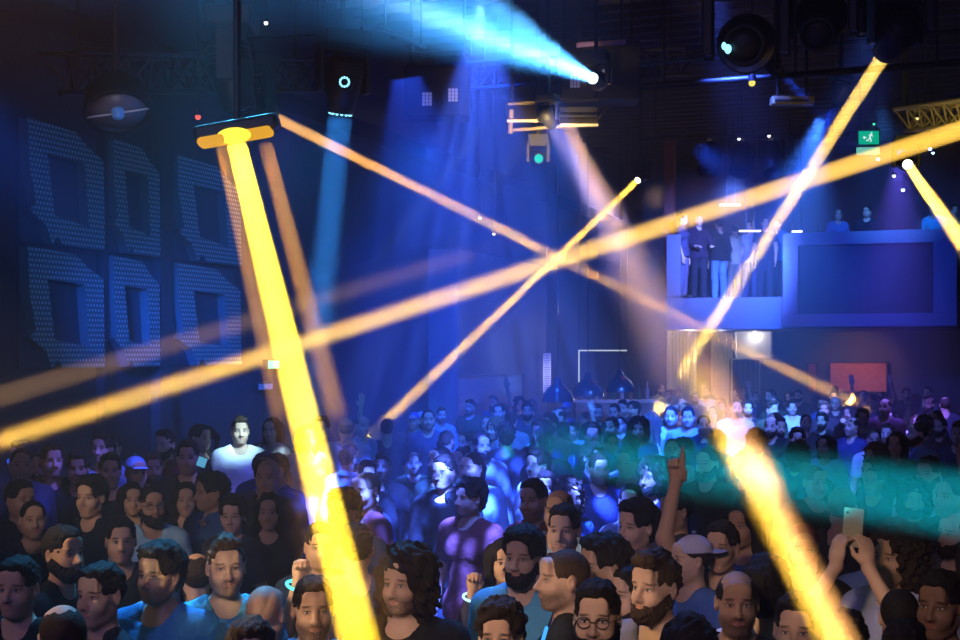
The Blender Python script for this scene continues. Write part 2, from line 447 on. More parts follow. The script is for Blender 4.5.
def skin_material():
    """skin tone from the object's colour, stubble from its alpha; lips, brows, eyes, hair roots as fixed marks of the face"""
    t = NT('skin')
    oi = t.n('ShaderNodeObjectInfo'); tc = t.n('ShaderNodeTexCoord')
    s0 = t.n('ShaderNodeSeparateXYZ'); t.link(tc.outputs['Object'], s0.inputs[0])
    x, y, z = [t.math('ADD', t.math('DIVIDE', t.math('SUBTRACT', v, c), HEAD_S), c) for v, c in zip(s0.outputs, HEAD_C)]; ax = t.math('ABSOLUTE', x)
    front = t.math('LESS_THAN', y, -.055)
    def spot(cx, cz, rx, rz, lo=.85, hi=1.15, slope=0.0):
        dx = t.math('SUBTRACT', ax, cx)
        dz = t.math('SUBTRACT', z, cz)
        if slope: dz = t.math('SUBTRACT', dz, t.math('MULTIPLY', dx, slope))
        a = t.math('POWER', t.math('ABSOLUTE', t.math('DIVIDE', dx, rx)), 2.0); b = t.math('POWER', t.math('ABSOLUTE', t.math('DIVIDE', dz, rz)), 2.0)
        d = t.math('SQRT', t.math('ADD', a, b))
        return t.math('MULTIPLY', t.math('SUBTRACT', 1.0, t.ramp(d, lo, hi)), front)
    nz = t.noise(35, tc.outputs['Object'])
    col = t.mix(t.math('MULTIPLY', nz, .35), oi.outputs['Color'], t.mix(.5, oi.outputs['Color'], (.45, .16, .10)))
    hairc = (.020, .013, .010)
    jaw = t.math('MULTIPLY', t.math('SUBTRACT', 1.0, t.ramp(z, 1.575, 1.610)), t.ramp(t.math('MULTIPLY', y, -1), -.03, .02))
    jaw = t.math('MULTIPLY', jaw, t.ramp(z, 1.49, 1.52))
    jaw = t.math('MULTIPLY', jaw, t.math('SUBTRACT', 1.0, spot(0, 1.573, .022, .009)))
    fine = t.noise(420, tc.outputs['Object'], 1)
    st = t.math('MULTIPLY', t.math('MULTIPLY', jaw, oi.outputs['Alpha']), t.ramp(fine, .25, .6))
    col = t.mix(st, col, hairc)
    col = t.mix(t.math('MULTIPLY', spot(0, 1.5735, .025, .0105), .75), col, t.mix(.55, oi.outputs['Color'], (.40, .09, .08)))
    col = t.mix(t.math('MULTIPLY', spot(.036, 1.6645, .0215, .0046, .5, 1.3, -.12), .8), col, hairc)
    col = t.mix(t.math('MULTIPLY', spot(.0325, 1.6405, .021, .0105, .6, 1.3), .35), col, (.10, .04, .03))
    eye = spot(.0325, 1.6400, .0112, .0044)
    col = t.mix(eye, col, (.45, .42, .40))
    col = t.mix(t.math('MULTIPLY', eye, spot(.0318, 1.6403, .0052, .0058)), col, (.03, .018, .012))
    col = t.mix(t.math('MULTIPLY', spot(.0325, 1.6462, .0150, .0022), .9), col, (.02, .012, .010))
    shoe = t.math('LESS_THAN', s0.outputs[2], .085)
    col = t.mix(shoe, col, (.02, .02, .022))
    t.bsdf(col, .6, .25, normal=t.bump(t.noise(160, tc.outputs['Object'], 2), .12, .002))
    return t.m

def tint_material(name, rough, mode):
    t = NT(name); oi = t.n('ShaderNodeObjectInfo'); tc = t.n('ShaderNodeTexCoord')
    if mode == 'hair':
        mp = t.n('ShaderNodeMapping'); t.link(tc.outputs['Object'], mp.inputs[0]); mp.inputs['Scale'].default_value = (1, 1, .25)
        h = t.noise(190, mp.outputs[0], 2)
        c = t.mix(h, t.mix(.6, oi.outputs['Color'], (.003, .002, .002)), t.mix(.03, oi.outputs['Color'], (.25, .17, .12)))
        t.bsdf(c, .7, .15, normal=t.bump(h, .7, .006))
    elif mode == 'cloth':
        h = t.noise(12, tc.outputs['Object'], 3)
        t.bsdf(t.mix(t.math('MULTIPLY', h, .25), oi.outputs['Color'], t.mix(.3, oi.outputs['Color'], (0, 0, 0))), rough, .15, normal=t.bump(h, .5, .03))
    elif mode == 'mottled':
        v = t.noise(16, tc.outputs['Object'], 4)
        t.bsdf(t.mix(t.ramp(v, .44, .56), oi.outputs['Color'], t.mix(.82, oi.outputs['Color'], (.02, .05, .09))), rough, .15)
    return t.m
# ---------------------------------------------------------------- plain meshes
class MB:
    """collects solids into one bmesh and links them as one object"""
    def __init__(self): self.bm = bmesh.new()
    def _add(self, verts, M):
        for v in verts: v.co = M @ v.co
    def box(self, c, s, rot=None, bevel=0.0):
        r = bmesh.ops.create_cube(self.bm, size=1)
        M = Matrix.Translation(Vector(c)) @ (rot.to_matrix().to_4x4() if rot is not None else Matrix()) @ Matrix.Diagonal((*s, 1))
        self._add(r['verts'], M)
        if bevel:
            es = list({e for v in r['verts'] for e in v.link_edges})
            bmesh.ops.bevel(self.bm, geom=es, offset=bevel, segments=2, affect='EDGES', profile=.5)
        return self
    def cyl(self, a, b, ra, rb=None, seg=20, caps=True):
        a, b = Vector(a), Vector(b); rb = ra if rb is None else rb
        r = bmesh.ops.create_cone(self.bm, cap_ends=caps, segments=seg, radius1=ra, radius2=rb, depth=(b - a).length)
        M = Matrix.Translation((a + b) / 2) @ (b - a).to_track_quat('Z', 'Y').to_matrix().to_4x4()
        self._add(r['verts'], M); return self
    def tube(self, pts, r, seg=10):
        for p, q in zip(pts, pts[1:]): self.cyl(p, q, r, seg=seg)
        for p in pts[1:-1]: self.ball(p, r, 8)
        return self
    def ball(self, c, r, seg=14, sc=(1, 1, 1)):
        q = bmesh.ops.create_uvsphere(self.bm, u_segments=seg, v_segments=max(6, seg // 2 + 1), radius=r)
        self._add(q['verts'], Matrix.Translation(Vector(c)) @ Matrix.Diagonal((*sc, 1))); return self
    def lathe(self, a, direction, prof, seg=28):
        """prof: (distance along the direction, radius) pairs"""
        q = Vector(direction).to_track_quat('Z', 'Y'); a = Vector(a); rings = []
        for t, r in prof:
            rings.append([self.bm.verts.new(a + q @ Vector((r * math.cos(k * 2 * math.pi / seg), r * math.sin(k * 2 * math.pi / seg), t))) for k in range(seg)])
        for A, B in zip(rings, rings[1:]):
            for k in range(seg): self.bm.faces.new((A[k], A[(k + 1) % seg], B[(k + 1) % seg], B[k]))
        return self
    def prism(self, pts, o, ax, ay, th, hole=None):
        """a flat outline (with an optional hole) in the axes ax, ay, given the thickness th along their normal"""
        o, ax, ay = Vector(o), Vector(ax), Vector(ay); n = ax.cross(ay).normalized() * th
        loops = [pts] + ([hole] if hole else [])
        es = []; tops = []
        for lp in loops:
            vs = [self.bm.verts.new(o + ax * p[0] + ay * p[1] + n) for p in lp]; tops.append(vs)
            for i in range(len(vs)): es.append(self.bm.edges.new((vs[i], vs[(i + 1) % len(vs)])))
        bmesh.ops.triangle_fill(self.bm, use_beauty=True, use_dissolve=False, edges=es)
        for vs in tops:
            lo = [self.bm.verts.new(v.co - n) for v in vs]
            for i in range(len(vs)):
                j = (i + 1) % len(vs); self.bm.faces.new((vs[i], vs[j], lo[j], lo[i]))
        return self
    def build(self, name, mat, parent=None, smooth=False, origin=None):
        bmesh.ops.recalc_face_normals(self.bm, faces=self.bm.faces)
        if origin is not None:
            for v in self.bm.verts: v.co -= Vector(origin)
        me = bpy.data.meshes.new(name); self.bm.to_mesh(me); self.bm.free()
        if smooth:
            for p in me.polygons: p.use_smooth = True
        if mat: me.materials.append(mat)
        o = bpy.data.objects.new(name, me); COL.objects.link(o)
        if origin is not None: o.location = origin
        if parent is not None:
            o.parent = parent
            if origin is None: o.location = -parent.location      # parts are modelled in hall coordinates
        return o

def root(name, loc, label, cat, group=None):
    o = bpy.data.objects.new(name, None); COL.objects.link(o); o.location = loc; o.empty_display_size = .2
    return tag(o, label, cat, group)

def tag(o, label, cat, group=None, kind=None):
    if label: o['label'] = label
    if cat: o['category'] = cat
    if group: o['group'] = group
    if kind: o['kind'] = kind
    return o

def plain(name, color, rough=.6, spec=.3, metal=0.0, emit=None, strength=1.0):
    t = NT(name); t.bsdf(color, rough, spec, metal, emit=emit, strength=strength); return t.m

def rough_paint(name, color, scale=6, amt=.4, rough=.7, bump=.2):
    t = NT(name); tc = t.n('ShaderNodeTexCoord'); h = t.noise(scale, tc.outputs['Object'], 5)
    t.bsdf(t.mix(t.math('MULTIPLY', h, amt), color, tuple(c * .35 for c in color)), rough, .25, normal=t.bump(h, bump, .02)); return t.m

def glow(name, color, strength):
    t = NT(name); e = t.n('ShaderNodeEmission'); e.inputs[0].default_value = (*color, 1); e.inputs[1].default_value = strength
    t.link(e.outputs[0], t.out.inputs['Surface']); return t.m

def haze_material(name, density, color=(1, 1, 1)):
    t = NT(name); s = t.n('ShaderNodeVolumeScatter'); s.inputs['Density'].default_value = density; s.inputs['Color'].default_value = (*color, 1)
    t.link(s.outputs[0], t.out.inputs['Volume'])
    t.m.cycles.volume_sampling = 'EQUIANGULAR'; t.m.cycles.homogeneous_volume = True
    return t.m
# ---------------------------------------------------------------- materials of the hall
M_BLACK = plain('black_metal', (.012, .012, .014), .45, .4)
M_STEEL = plain('grey_steel', (.30, .30, .31), .35, .5, .8)
M_WALL = rough_paint('dark_wall_paint', (.060, .065, .085), 2.5, .3, .75)
M_CEIL = rough_paint('dark_ceiling_paint', (.085, .07, .08), 3, .4, .8)
M_FLOOR = rough_paint('dark_floor', (.03, .03, .033), 5, .4, .4)
M_BALC = rough_paint('blue_grey_fascia', (.14, .15, .20), 3, .2, .6)
M_WHITE = rough_paint('white_board', (.75, .73, .70), 4, .1, .6, .05)
M_RED = plain('dull_red_and_red_lit', (.22, .07, .06), .7)  # own red of the narrow panel; on the column, red light put into colour

def dotted_material():
    """lit dots painted as lighter raised spots, in staggered rows over a teal-grey panel"""
    t = NT('painted_dot_panel'); tc = t.n('ShaderNodeTexCoord'); sx = t.n('ShaderNodeSeparateXYZ'); t.link(tc.outputs['Object'], sx.inputs[0])
    a = t.math('MULTIPLY', sx.outputs[1], 21.0); b = t.math('MULTIPLY', sx.outputs[2], 21.0)
    row = t.math('MODULO', t.math('FLOOR', t.math('ADD', b, 400.0)), 2.0)
    a = t.math('ADD', a, t.math('MULTIPLY', row, .5))
    fa = t.math('SUBTRACT', t.math('FRACT', t.math('ADD', a, 400.0)), .5); fb = t.math('SUBTRACT', t.math('FRACT', t.math('ADD', b, 400.0)), .5)
    d = t.math('SQRT', t.math('ADD', t.math('MULTIPLY', fa, fa), t.math('MULTIPLY', fb, fb)))
    ge = t.n('ShaderNodeNewGeometry'); gn = t.n('ShaderNodeSeparateXYZ'); t.link(ge.outputs['Normal'], gn.inputs[0])
    m = t.math('MULTIPLY', t.math('SUBTRACT', 1.0, t.ramp(d, .22, .36)), t.math('GREATER_THAN', t.math('ABSOLUTE', gn.outputs[0]), .5))
    t.bsdf(t.mix(m, (.085, .15, .17), (.34, .56, .54)), .5, .4, normal=t.bump(m, .4, .01)); return t.m  # glow of the dots put into the colour as lighter paint
M_DOTS = dotted_material()

def brick_material():
    t = NT('red_brick'); tc = t.n('ShaderNodeTexCoord'); mp = t.n('ShaderNodeMapping'); t.link(tc.outputs['Object'], mp.inputs[0])
    mp.inputs['Rotation'].default_value = (math.pi / 2, 0, 0)
    b = t.n('ShaderNodeTexBrick'); t.link(mp.outputs[0], b.inputs['Vector']); b.inputs['Scale'].default_value = 4.5
    b.inputs['Color1'].default_value = (.42, .13, .08, 1); b.inputs['Color2'].default_value = (.33, .09, .06, 1); b.inputs['Mortar'].default_value = (.32, .22, .17, 1)
    b.inputs['Mortar Size'].default_value = .015
    t.bsdf(b.outputs['Color'], .8, .2, normal=t.bump(b.outputs['Fac'], -.4, .01)); return t.m
M_BRICK = brick_material()

def structure(o): o['kind'] = 'structure'; return o

# ---------------------------------------------------------------- the shell
structure(MB().box(((XL + XR) / 2, (YN + YF) / 2, -.1), (XR - XL + .6, YF - YN + .6, .2)).build('floor', M_FLOOR))
m = MB().box(((XL + XR) / 2, (YN + YF) / 2, CEIL + .1), (XR - XL + .6, YF - YN + .6, .2))
y = 8.0
while y < YF:                                           # the ribbed ceiling deck
    m.box(((XL + XR) / 2, y, CEIL - .06), (XR - XL, .10, .14)); y += .42
structure(m.build('ceiling', M_CEIL))
structure(MB().box((XL - .15, (YN + YF) / 2, CEIL / 2), (.3, YF - YN, CEIL)).build('wall_left', M_WALL))
structure(MB().box((XR + .15, (YN + YF) / 2, CEIL / 2), (.3, YF - YN, CEIL)).build('wall_right', M_WALL))
structure(MB().box(((XL + XR) / 2, YF + .15, CEIL / 2), (XR - XL + .6, .3, CEIL)).build('wall_back', M_WALL))
structure(MB().box(((XL + XR) / 2, YN - .15, CEIL / 2), (XR - XL + .6, .3, CEIL)).build('wall_front', M_WALL))

# a dark pilaster between the panels, and the blue-lit pier further along the left wall
def left_y(u): d = on_left(u); return at(u, HOR, d).y
ya, yb = left_y(151), left_y(163)
structure(MB().box((XL + .06, (ya + yb) / 2, 2.9), (.12, yb - ya, 5.8)).build('trim_1', M_WALL))
structure(MB().box((XL + .05, left_y(98), 2.9), (.10, .06, 5.8)).build('trim_2', M_WALL))
ya, yb = left_y(428), left_y(522)
structure(MB().box((XL + .25, (ya + yb) / 2, 2.05), (.5, yb - ya, 4.1), bevel=.02).build('trim_3', M_BALC))
structure(MB().box((XL + .3, (YN + YF) / 2, 6.2), (.6, YF - YN, 1.4)).build('trim_4', M_WALL))      # the boxed-in duct above the panels

# relief panels: two rows on the left wall
OUT = [(0, 1), (.60, .97), (.78, .86), (.98, .78), (1, 0), (.44, .0), (.37, .07), (.30, 0), (.22, .15), (.02, .26), (.10, .32), (.02, .62)]
HOL = [(.24, .74), (.72, .72), (.78, .18), (.33, .24)]
for c, (u0, u1) in enumerate(((15, 93), (101, 149), (166, 231))):
    y0, y1 = left_y(u0), left_y(u1)
    for r, (z0, z1) in enumerate(((3.47, 4.58), (2.33, 3.43))):
        where = [['upper panel at the far left edge', 'lower panel at the far left edge'],
                 ['upper panel between the edge and the pilaster', 'lower panel between the edge and the pilaster'],
                 ['upper panel right of the dark pilaster', 'lower panel right of the dark pilaster']][c][r]
        p = root('relief_panel', (XL, (y0 + y1) / 2, z0), 'dotted teal ring-shaped relief wall panel, ' + where, 'wall panel', 'ring-shaped relief panels on the left wall')
        MB().box((XL + .02, (y0 + y1) / 2, (z0 + z1) / 2), (.04, y1 - y0 - .01, z1 - z0 - .02)).build('backing', plain('panel_backing', (.05, .07, .10), .6) if c + r == 0 else bpy.data.materials['panel_backing'], p)
        # the ring stands 10 cm off the wall; its outline runs along +y and up
        pts = [(y0 + a * (y1 - y0), z0 + b * (z1 - z0)) for a, b in OUT]; hol = [(y0 + a * (y1 - y0), z0 + b * (z1 - z0)) for a, b in HOL]
        MB().prism(pts, (XL + .04, 0, 0), (0, 1, 0), (0, 0, 1), .10, hol).build('ring', M_DOTS, p)

# ---------------------------------------------------------------- balcony
BY = 25.5; BX = at(666, HOR, on_back(666, BY)).x; BZ = 3.5
structure(MB().box(((BX + XR) / 2, (BY + YF) / 2, BZ - .3), (XR - BX, YF - BY, .6)).build('balcony_slab', M_BALC))
b = root('balcony_end_panel', (BX + .12, BY + .05, BZ), 'tall blue-lit side panel at the left end of the balcony', 'panel')
MB().box((BX + .14, BY + .06, BZ + .62), (.28, .06, 1.24), bevel=.01).build('sheet', M_BALC, b)
MB().box((BX + .14, BY + .06, BZ + .02), (.32, .12, .04)).build('foot', M_BLACK, b)
pil = at(670, 200, 27.0)
structure(MB().box((pil.x, pil.y, (BZ + CEIL) / 2), (.20, .20, CEIL - BZ)).build('column', M_RED))  # red light painted in as the column's colour
structure(MB().box(((BX + XR) / 2, YF - .05, (BZ + CEIL) / 2), (XR - BX, .1, CEIL - BZ)).build('wall_balcony', rough_paint('maroon_wall', (.10, .045, .05), 3, .3)))

# big screen hung on the balcony front
s0, s1 = at(783, 0, on_back(783, BY - .25)), at(957, 0, on_back(957, BY - .25))
zc = lambda v, u: at(u, v, on_back(u, BY - .25)).z
zt, zb = zc(233, 800), zc(327, 800)
scr = root('screen', ((s0.x + s1.x) / 2, BY - .2, zb), 'large dark rectangular screen in a blue frame on the balcony front', 'screen')
w = s1.x - s0.x; h = zt - zb; cx = (s0.x + s1.x) / 2
fr = MB()
t_ = .24
fr.box((cx, BY - .15, zt - t_ / 2), (w, .28, t_), bevel=.012).box((cx, BY - .15, zb + t_ / 2), (w, .28, t_), bevel=.012)
fr.box((s0.x + .14, BY - .15, (zt + zb) / 2), (.28, .28, h - 2 * t_), bevel=.012).box((s1.x - .20, BY - .15, (zt + zb) / 2), (.40, .28, h - 2 * t_), bevel=.012)
fr.build('frame', rough_paint('screen_frame_paint', (.24, .25, .34), 3, .15), scr)
MB().box((cx, BY - .10, (zt + zb) / 2), (w - .1, .06, h - .1)).build('display', plain('dark_display', (.008, .010, .028), .4, .25), scr)
MB().box((cx - .9, BY - .04, zt + .02), (.05, .10, .30)).box((cx + .9, BY - .04, zt + .02), (.05, .10, .30)).build('bracket', M_BLACK, scr)

# ---------------------------------------------------------------- things at the back, under the balcony
def back(u, v, y): return at(u, v, on_back(u, y))
def wall_board(name, u0, u1, v0, v1, y, th, mat, label, cat, edge=None, group=None):
    a, c = back(u0, v0, y), back(u1, v1, y); um = (u0 + u1) / 2
    z1, z0 = back(um, v0, y).z, back(um, v1, y).z
    r = root(name, ((a.x + c.x) / 2, y, z0), label, cat, group)
    MB().box(((a.x + c.x) / 2, y, (z0 + z1) / 2), (c.x - a.x, th, z1 - z0)).build('board', mat, r)
    e = MB(); f = .03
    for x in (a.x, c.x): e.box((x, y - .01, (z0 + z1) / 2), (f, th + .02, z1 - z0))
    e.box(((a.x + c.x) / 2, y - .01, z1), (c.x - a.x, th + .02, f)).box(((a.x + c.x) / 2, y - .01, z0), (c.x - a.x, th + .02, f))
    e.build('edging', edge or M_STEEL, r)
    return r, (a.x + c.x) / 2, z0, z1
def curtain(u0, u1, v0, v1, y, label):
    a, c = back(u0, v0, y), back(u1, v1, y); z1 = back(u0, v0, y).z; z0 = .25
    r = root('curtain', ((a.x + c.x) / 2, y, z0), label, 'curtain', 'pale curtains under the balcony')
    bm = MB(); n = 60; vs = []
    for k in range(n + 1):
        x = a.x + (c.x - a.x) * k / n; yy = y + .04 * math.sin(k * .9) + .012 * math.sin(k * 2.3)
        vs.append((bm.bm.verts.new((x, yy, z1)), bm.bm.verts.new((x, yy + .01 * math.sin(k), z0))))
    for p, q in zip(vs, vs[1:]): bm.bm.faces.new((p[0], q[0], q[1], p[1]))
    o = bm.build('cloth', M_WHITE, r, True); md = o.modifiers.new('thick', 'SOLIDIFY'); md.thickness = .008
    MB().cyl((a.x - .05, y, z1 + .01), (c.x + .05, y, z1 + .01), .015).build('rail', M_STEEL, r)
curtain(667, 697, 330.5, 400, YF - .35, 'pale lit curtain under the left end of the balcony, behind the crossing beams')
curtain(711, 733, 330.5, 400, YF - .35, 'narrow pale curtain beside the lit cupboard under the balcony')
r, cxx, z0, z1 = wall_board('wall_cupboard', 737, 772, 331, 358, YF - .5, .30, rough_paint('grey_cupboard', (.52, .50, .50), 4, .1), 'grey wall cupboard with a small lamp on top of it, under the balcony', 'cupboard')
rk0, rk1 = back(730, 360, YF - .9), back(760, 360, YF - .9)
rk = root('clothes_rail', ((rk0.x + rk1.x) / 2, YF - .9, 0), 'steel rail with coats below the grey wall cupboard', 'clothes rail')
zt_ = back(745, 359, YF - .9).z
MB().tube([(rk0.x, YF - .9, 0), (rk0.x, YF - .9, zt_), (rk1.x, YF - .9, zt_), (rk1.x, YF - .9, 0)], .018).build('frame', M_STEEL, rk)
MB().box((rk0.x, YF - .9, .02), (.05, .5, .04)).box((rk1.x, YF - .9, .02), (.05, .5, .04)).build('foot', M_STEEL, rk)
for k, cc in enumerate(((.5, .5, .55), (.03, .03, .04), (.45, .43, .42), (.02, .02, .03), (.5, .48, .5))):
    x = rk0.x + .10 + k * .115
    c = root('coat', (x, YF - .9, .55), ['pale grey coat first from the left on the steel rail', 'dark coat second from the left on the rail', 'pale coat in the middle of the steel rail', 'dark coat fourth from the left on the rail', 'pale coat at the right end of the steel rail'][k], 'coat', 'coats on the rail under the balcony')
    mb = MB(); mb.lathe((x, YF - .9, .55), (0, 0, 1), [(0, .05), (0, .24), (.4, .22), (.75, .21), (1.0, .19), (1.06, .10), (1.08, .02)], 24)
    for v in mb.bm.verts: v.co.x = x + (v.co.x - x) * .20
    mb.build('garment', plain('coat_cloth', cc, .8), c, True)
    MB().tube([(x, YF - .9, 1.62), (x, YF - .9, zt_ - .02), (x, YF - .93, zt_ + .018), (x, YF - .87, zt_ + .018)], .005, 6).build('hook', M_STEEL, c)
# the brick alcove
r, bx_, z0, z1 = wall_board('brick_panel', 830, 887, 362.5, 392, YF - .075, .14, M_BRICK, 'red brick panel lit warm low on the back wall under the screen', 'brick panel', plain('dark_frame', (.03, .02, .02)))
r, bx2, z0b, z1b = wall_board('narrow_brick_panel', 808, 817, 363.5, 392, YF - .055, .10, M_RED, 'narrow dull red panel just left of the brick panel on back wall', 'panel', plain('dark_frame_2', (.03, .02, .02)))

# posters, signs and bar on the left wall
def left_board(name, u0, u1, v0, v1, off, th, mat, label, cat, extra=None):
    y0, y1 = at(u0, 0, on_left(u0, off)).y, at(u1, 0, on_left(u1, off)).y
    z1, z0 = at(u0, v0, on_left(u0, off)).z, at(u0, v1, on_left(u0, off)).z
    r = root(name, (XL + off, (y0 + y1) / 2, z0), label, cat)
    MB().box((XL + off - th / 2, (y0 + y1) / 2, (z0 + z1) / 2), (th, y1 - y0, z1 - z0), bevel=.004).build('board', mat, r)
    return r, y0, y1, z0, z1
def poster_material():
    t = NT('poster_print'); tc = t.n('ShaderNodeTexCoord'); sx = t.n('ShaderNodeSeparateXYZ'); t.link(tc.outputs['Generated'], sx.inputs[0])
    n = t.noise(2.2, tc.outputs['Generated'], 5)
    f = t.math('ADD', sx.outputs[2], t.math('MULTIPLY', t.math('SUBTRACT', n, .5), .7))
    c = t.mix(t.ramp(f, .25, .6), (.16, .12, .22), (.22, .36, .62))
    t.bsdf(t.mix(t.ramp(n, .55, .75), c, (.45, .55, .68)), .5); return t.m
r, y0, y1, z0, z1 = left_board('poster', 457, 523, 376, 418, .56, .03, poster_material(), 'wide pale blue cloudy poster behind the far left of the crowd', 'poster')
f = MB()
for yy in (y0, y1): f.box((XL + .55, yy, (z0 + z1) / 2), (.06, .05, z1 - z0 + .05))
for zz in (z0, z1): f.box((XL + .55, (y0 + y1) / 2, zz), (.06, y1 - y0, .05))
f.build('frame', plain('poster_frame', (.10, .12, .2), .5), r)
sg = at(547, 371, 25.0)
st = root('hanging_sign', (sg.x, sg.y, at(547, 393, 25).z), 'tall narrow white sign with small dark lines left of the pendant lamps', 'sign')
zz0, zz1 = at(547, 393, 25).z, at(547, 353, 25).z
q = Quaternion((0, 0, 1), YAW)
MB().box((sg.x, sg.y, (zz0 + zz1) / 2), (.15, .03, zz1 - zz0), q, .004).build('board', plain('white_sign', (.72, .70, .78), .6), st)
ln = MB()
for k in range(16):
    z = zz1 - .06 - k * .042
    ln.box(Vector((sg.x, sg.y, z)) - FWD * .017, (.10 if k % 4 else .06, .003, .010), q)
ln.build('print', plain('sign_print', (.08, .07, .15)), st)
MB().cyl((sg.x, sg.y, zz1), (sg.x, sg.y, CEIL), .006).build('wire', M_BLACK, st)
# neon tube frame over the bar
nb = root('tube_light', at(603, 350, 24), 'thin white glowing tube frame above the bar lamps', 'light')
a, b_, c_ = at(579, 388, 24), at(579, 350.5, 24), at(627, 350.5, 24)
MB().tube([a, b_, c_], .012).build('tube', glow('white_tube_glow', (.75, .85, 1), .75), nb)
MB().cyl(b_, (b_.x, b_.y, CEIL), .008).cyl(c_, (c_.x, c_.y, CEIL), .008).build('hanger', M_BLACK, nb)
# pendant lamps
M_DOME = plain('dark_dome', (.02, .03, .05), .25, .6)
for k, (u, rim, dd) in enumerate(((558, 402, 21.5), (588, 396, 22.5), (620, 392, 23.5))):
    c = at(u, rim, dd)
    p = root('pendant_lamp', c, ['dark dome pendant lamp beside the tall white sign', 'dark dome pendant lamp hanging under the left end of the tube light', 'dark dome pendant lamp under the right end of the tube light'][k], 'lamp', 'dome pendant lamps over the bar')
    R = .26
    MB().lathe(c, (0, 0, 1), [(.0, R), (.06, R * .985), (.14, R * .88), (.22, R * .66), (.28, R * .36), (.31, .07), (.38, .05), (.40, .03), (.40, .0), (.30, .0), (.27, R * .34), (.20, R * .64), (.13, R * .85), (.06, R * .95), (.0, R * .975), (.0, R)], 32).build('dome', M_DOME, p, True)
    MB().cyl(c + Vector((0, 0, .39)), (c.x, c.y, CEIL), .008).build('cord', M_BLACK, p)
    MB().ball(c + Vector((0, 0, .10)), .05, 16).build('bulb', glow('warm_bulb', (1, .72, .45), 6), p, True)
# bar: counter, back shelf with bottles
ba = at(575, HOR, 25.6); bb = at(655, HOR, 25.6)
bq = Quaternion((0, 0, 1), YAW)
mid = (ba + bb) / 2; L = (bb - ba).length
cab = root('bar_back', (mid.x, mid.y, 0), 'pale bar back cabinet lit warm behind the pendant lamps', 'bar')
MB().box((mid.x, mid.y, .75), (L, .4, 1.5), bq).build('cabinet', rough_paint('bar_wood', (.35, .28, .22), 4), cab)
MB().box((mid.x, mid.y, 1.52), (L + .1, .46, .05), bq).build('top', M_WHITE, cab)
for k in range(9):
    p = ba + (bb - ba) * ((k + .6) / 9.5)
    h = .24 + .05 * ((k * 7) % 3)
    bt = MB().lathe((p.x, p.y, 1.546), (0, 0, 1), [(0, 0), (0, .036), (h * .6, .036), (h * .72, .014), (h, .013), (h, 0)], 16).build('bottle', plain('bottle_glass', [(.35, .2, .06), (.06, .2, .1), (.5, .5, .55)][k % 3], .1, .6), None, True, origin=(p.x, p.y, 1.546))
    tag(bt, 'small bottle on top of the bar back cabinet, behind the pendant lamps', 'bottle', 'bottles on the bar back')
# exit signs
def exit_sign(u, v, d, w, h, low, label, rot, M, name='exit_sign', rod=True):
    c = at(u, v, d); q = Quaternion((0, 0, 1), rot); fx = q @ Vector((1, 0, 0)); fy = q @ Vector((0, -1, 0))
    r = root(name, c, label, 'sign')
    MB().box(c, (w, .07, h), q, .006).build('box', M_BLACK, r)
    MB().box(c + fy * .037, (w - .03, .006, h - .03), q).build('lit_face', M, r)
    pc = c + fy * .042; W = MB(); s = h * .30
    def bar(x0, z0, x1, z1, t):
        W.cyl(pc + fx * x0 * s + Vector((0, 0, z0 * s)), pc + fx * x1 * s + Vector((0, 0, z1 * s)), t * s, seg=8)
    if name == 'exit_sign':
        W.ball(pc + fx * .62 * s + Vector((0, 0, .95 * s)), .18 * s, 10)
        bar(.5, .7, .2, -.1, .16); bar(.2, -.1, .55, -.5, .12); bar(.55, -.5, .35, -1, .10); bar(.2, -.1, -.15, -.6, .12); bar(-.15, -.6, -.6, -.65, .10)
        bar(.5, .6, .95, .25, .08); bar(.45, .65, -.05, .5, .08)
        bar(-1.2, 0, -.5, 0, .10); bar(-1.2, 0, -.9, .3, .09); bar(-1.2, 0, -.9, -.3, .09)
    else:
        for k in (-1, 0, 1): bar(k * .9 - .25, 0, k * .9 + .25, 0, .12)
    W.build('pictogram', glow('sign_white', (.80, 1, .92), 1.1) if 'sign_white' not in bpy.data.materials else bpy.data.materials['sign_white'], r)
    if rod: MB().cyl(c + fx * w * .35 + Vector((0, 0, h / 2)), (*(c + fx * w * .35).xy, CEIL), .008).cyl(c - fx * w * .35 + Vector((0, 0, h / 2)), (*(c - fx * w * .35).xy, CEIL), .008).build('hanger', M_BLACK, r)
    if low:
        lz = c - Vector((0, 0, h / 2 + .075))
        MB().box(lz, (w, .06, .10), q, .005).build('lower_strip', glow('pale_green_strip', (.22, .80, .60), .7), r)
    return r
G_EXIT = glow('exit_green', (.0, .50, .28), .9)
exit_sign(868, 138, 19, .32, .22, True, 'green lit exit sign hanging right of the slanting yellow beam', YAW, G_EXIT)
exit_sign(271, 364.5, on_left(271, .08), .30, .125, False, 'small bright green exit sign low on the left wall behind the yellow beam', math.pi / 2, glow('exit_pale_green', (.20, .95, .65), 1.6), rod=False)
exit_sign(263, 386.5, on_left(263, .05), .36, .10, False, 'small pale strip sign on left wall just under the low exit sign', math.pi / 2, plain('pale_strip', (.55, .65, .80), .5), 'strip_sign', rod=False)
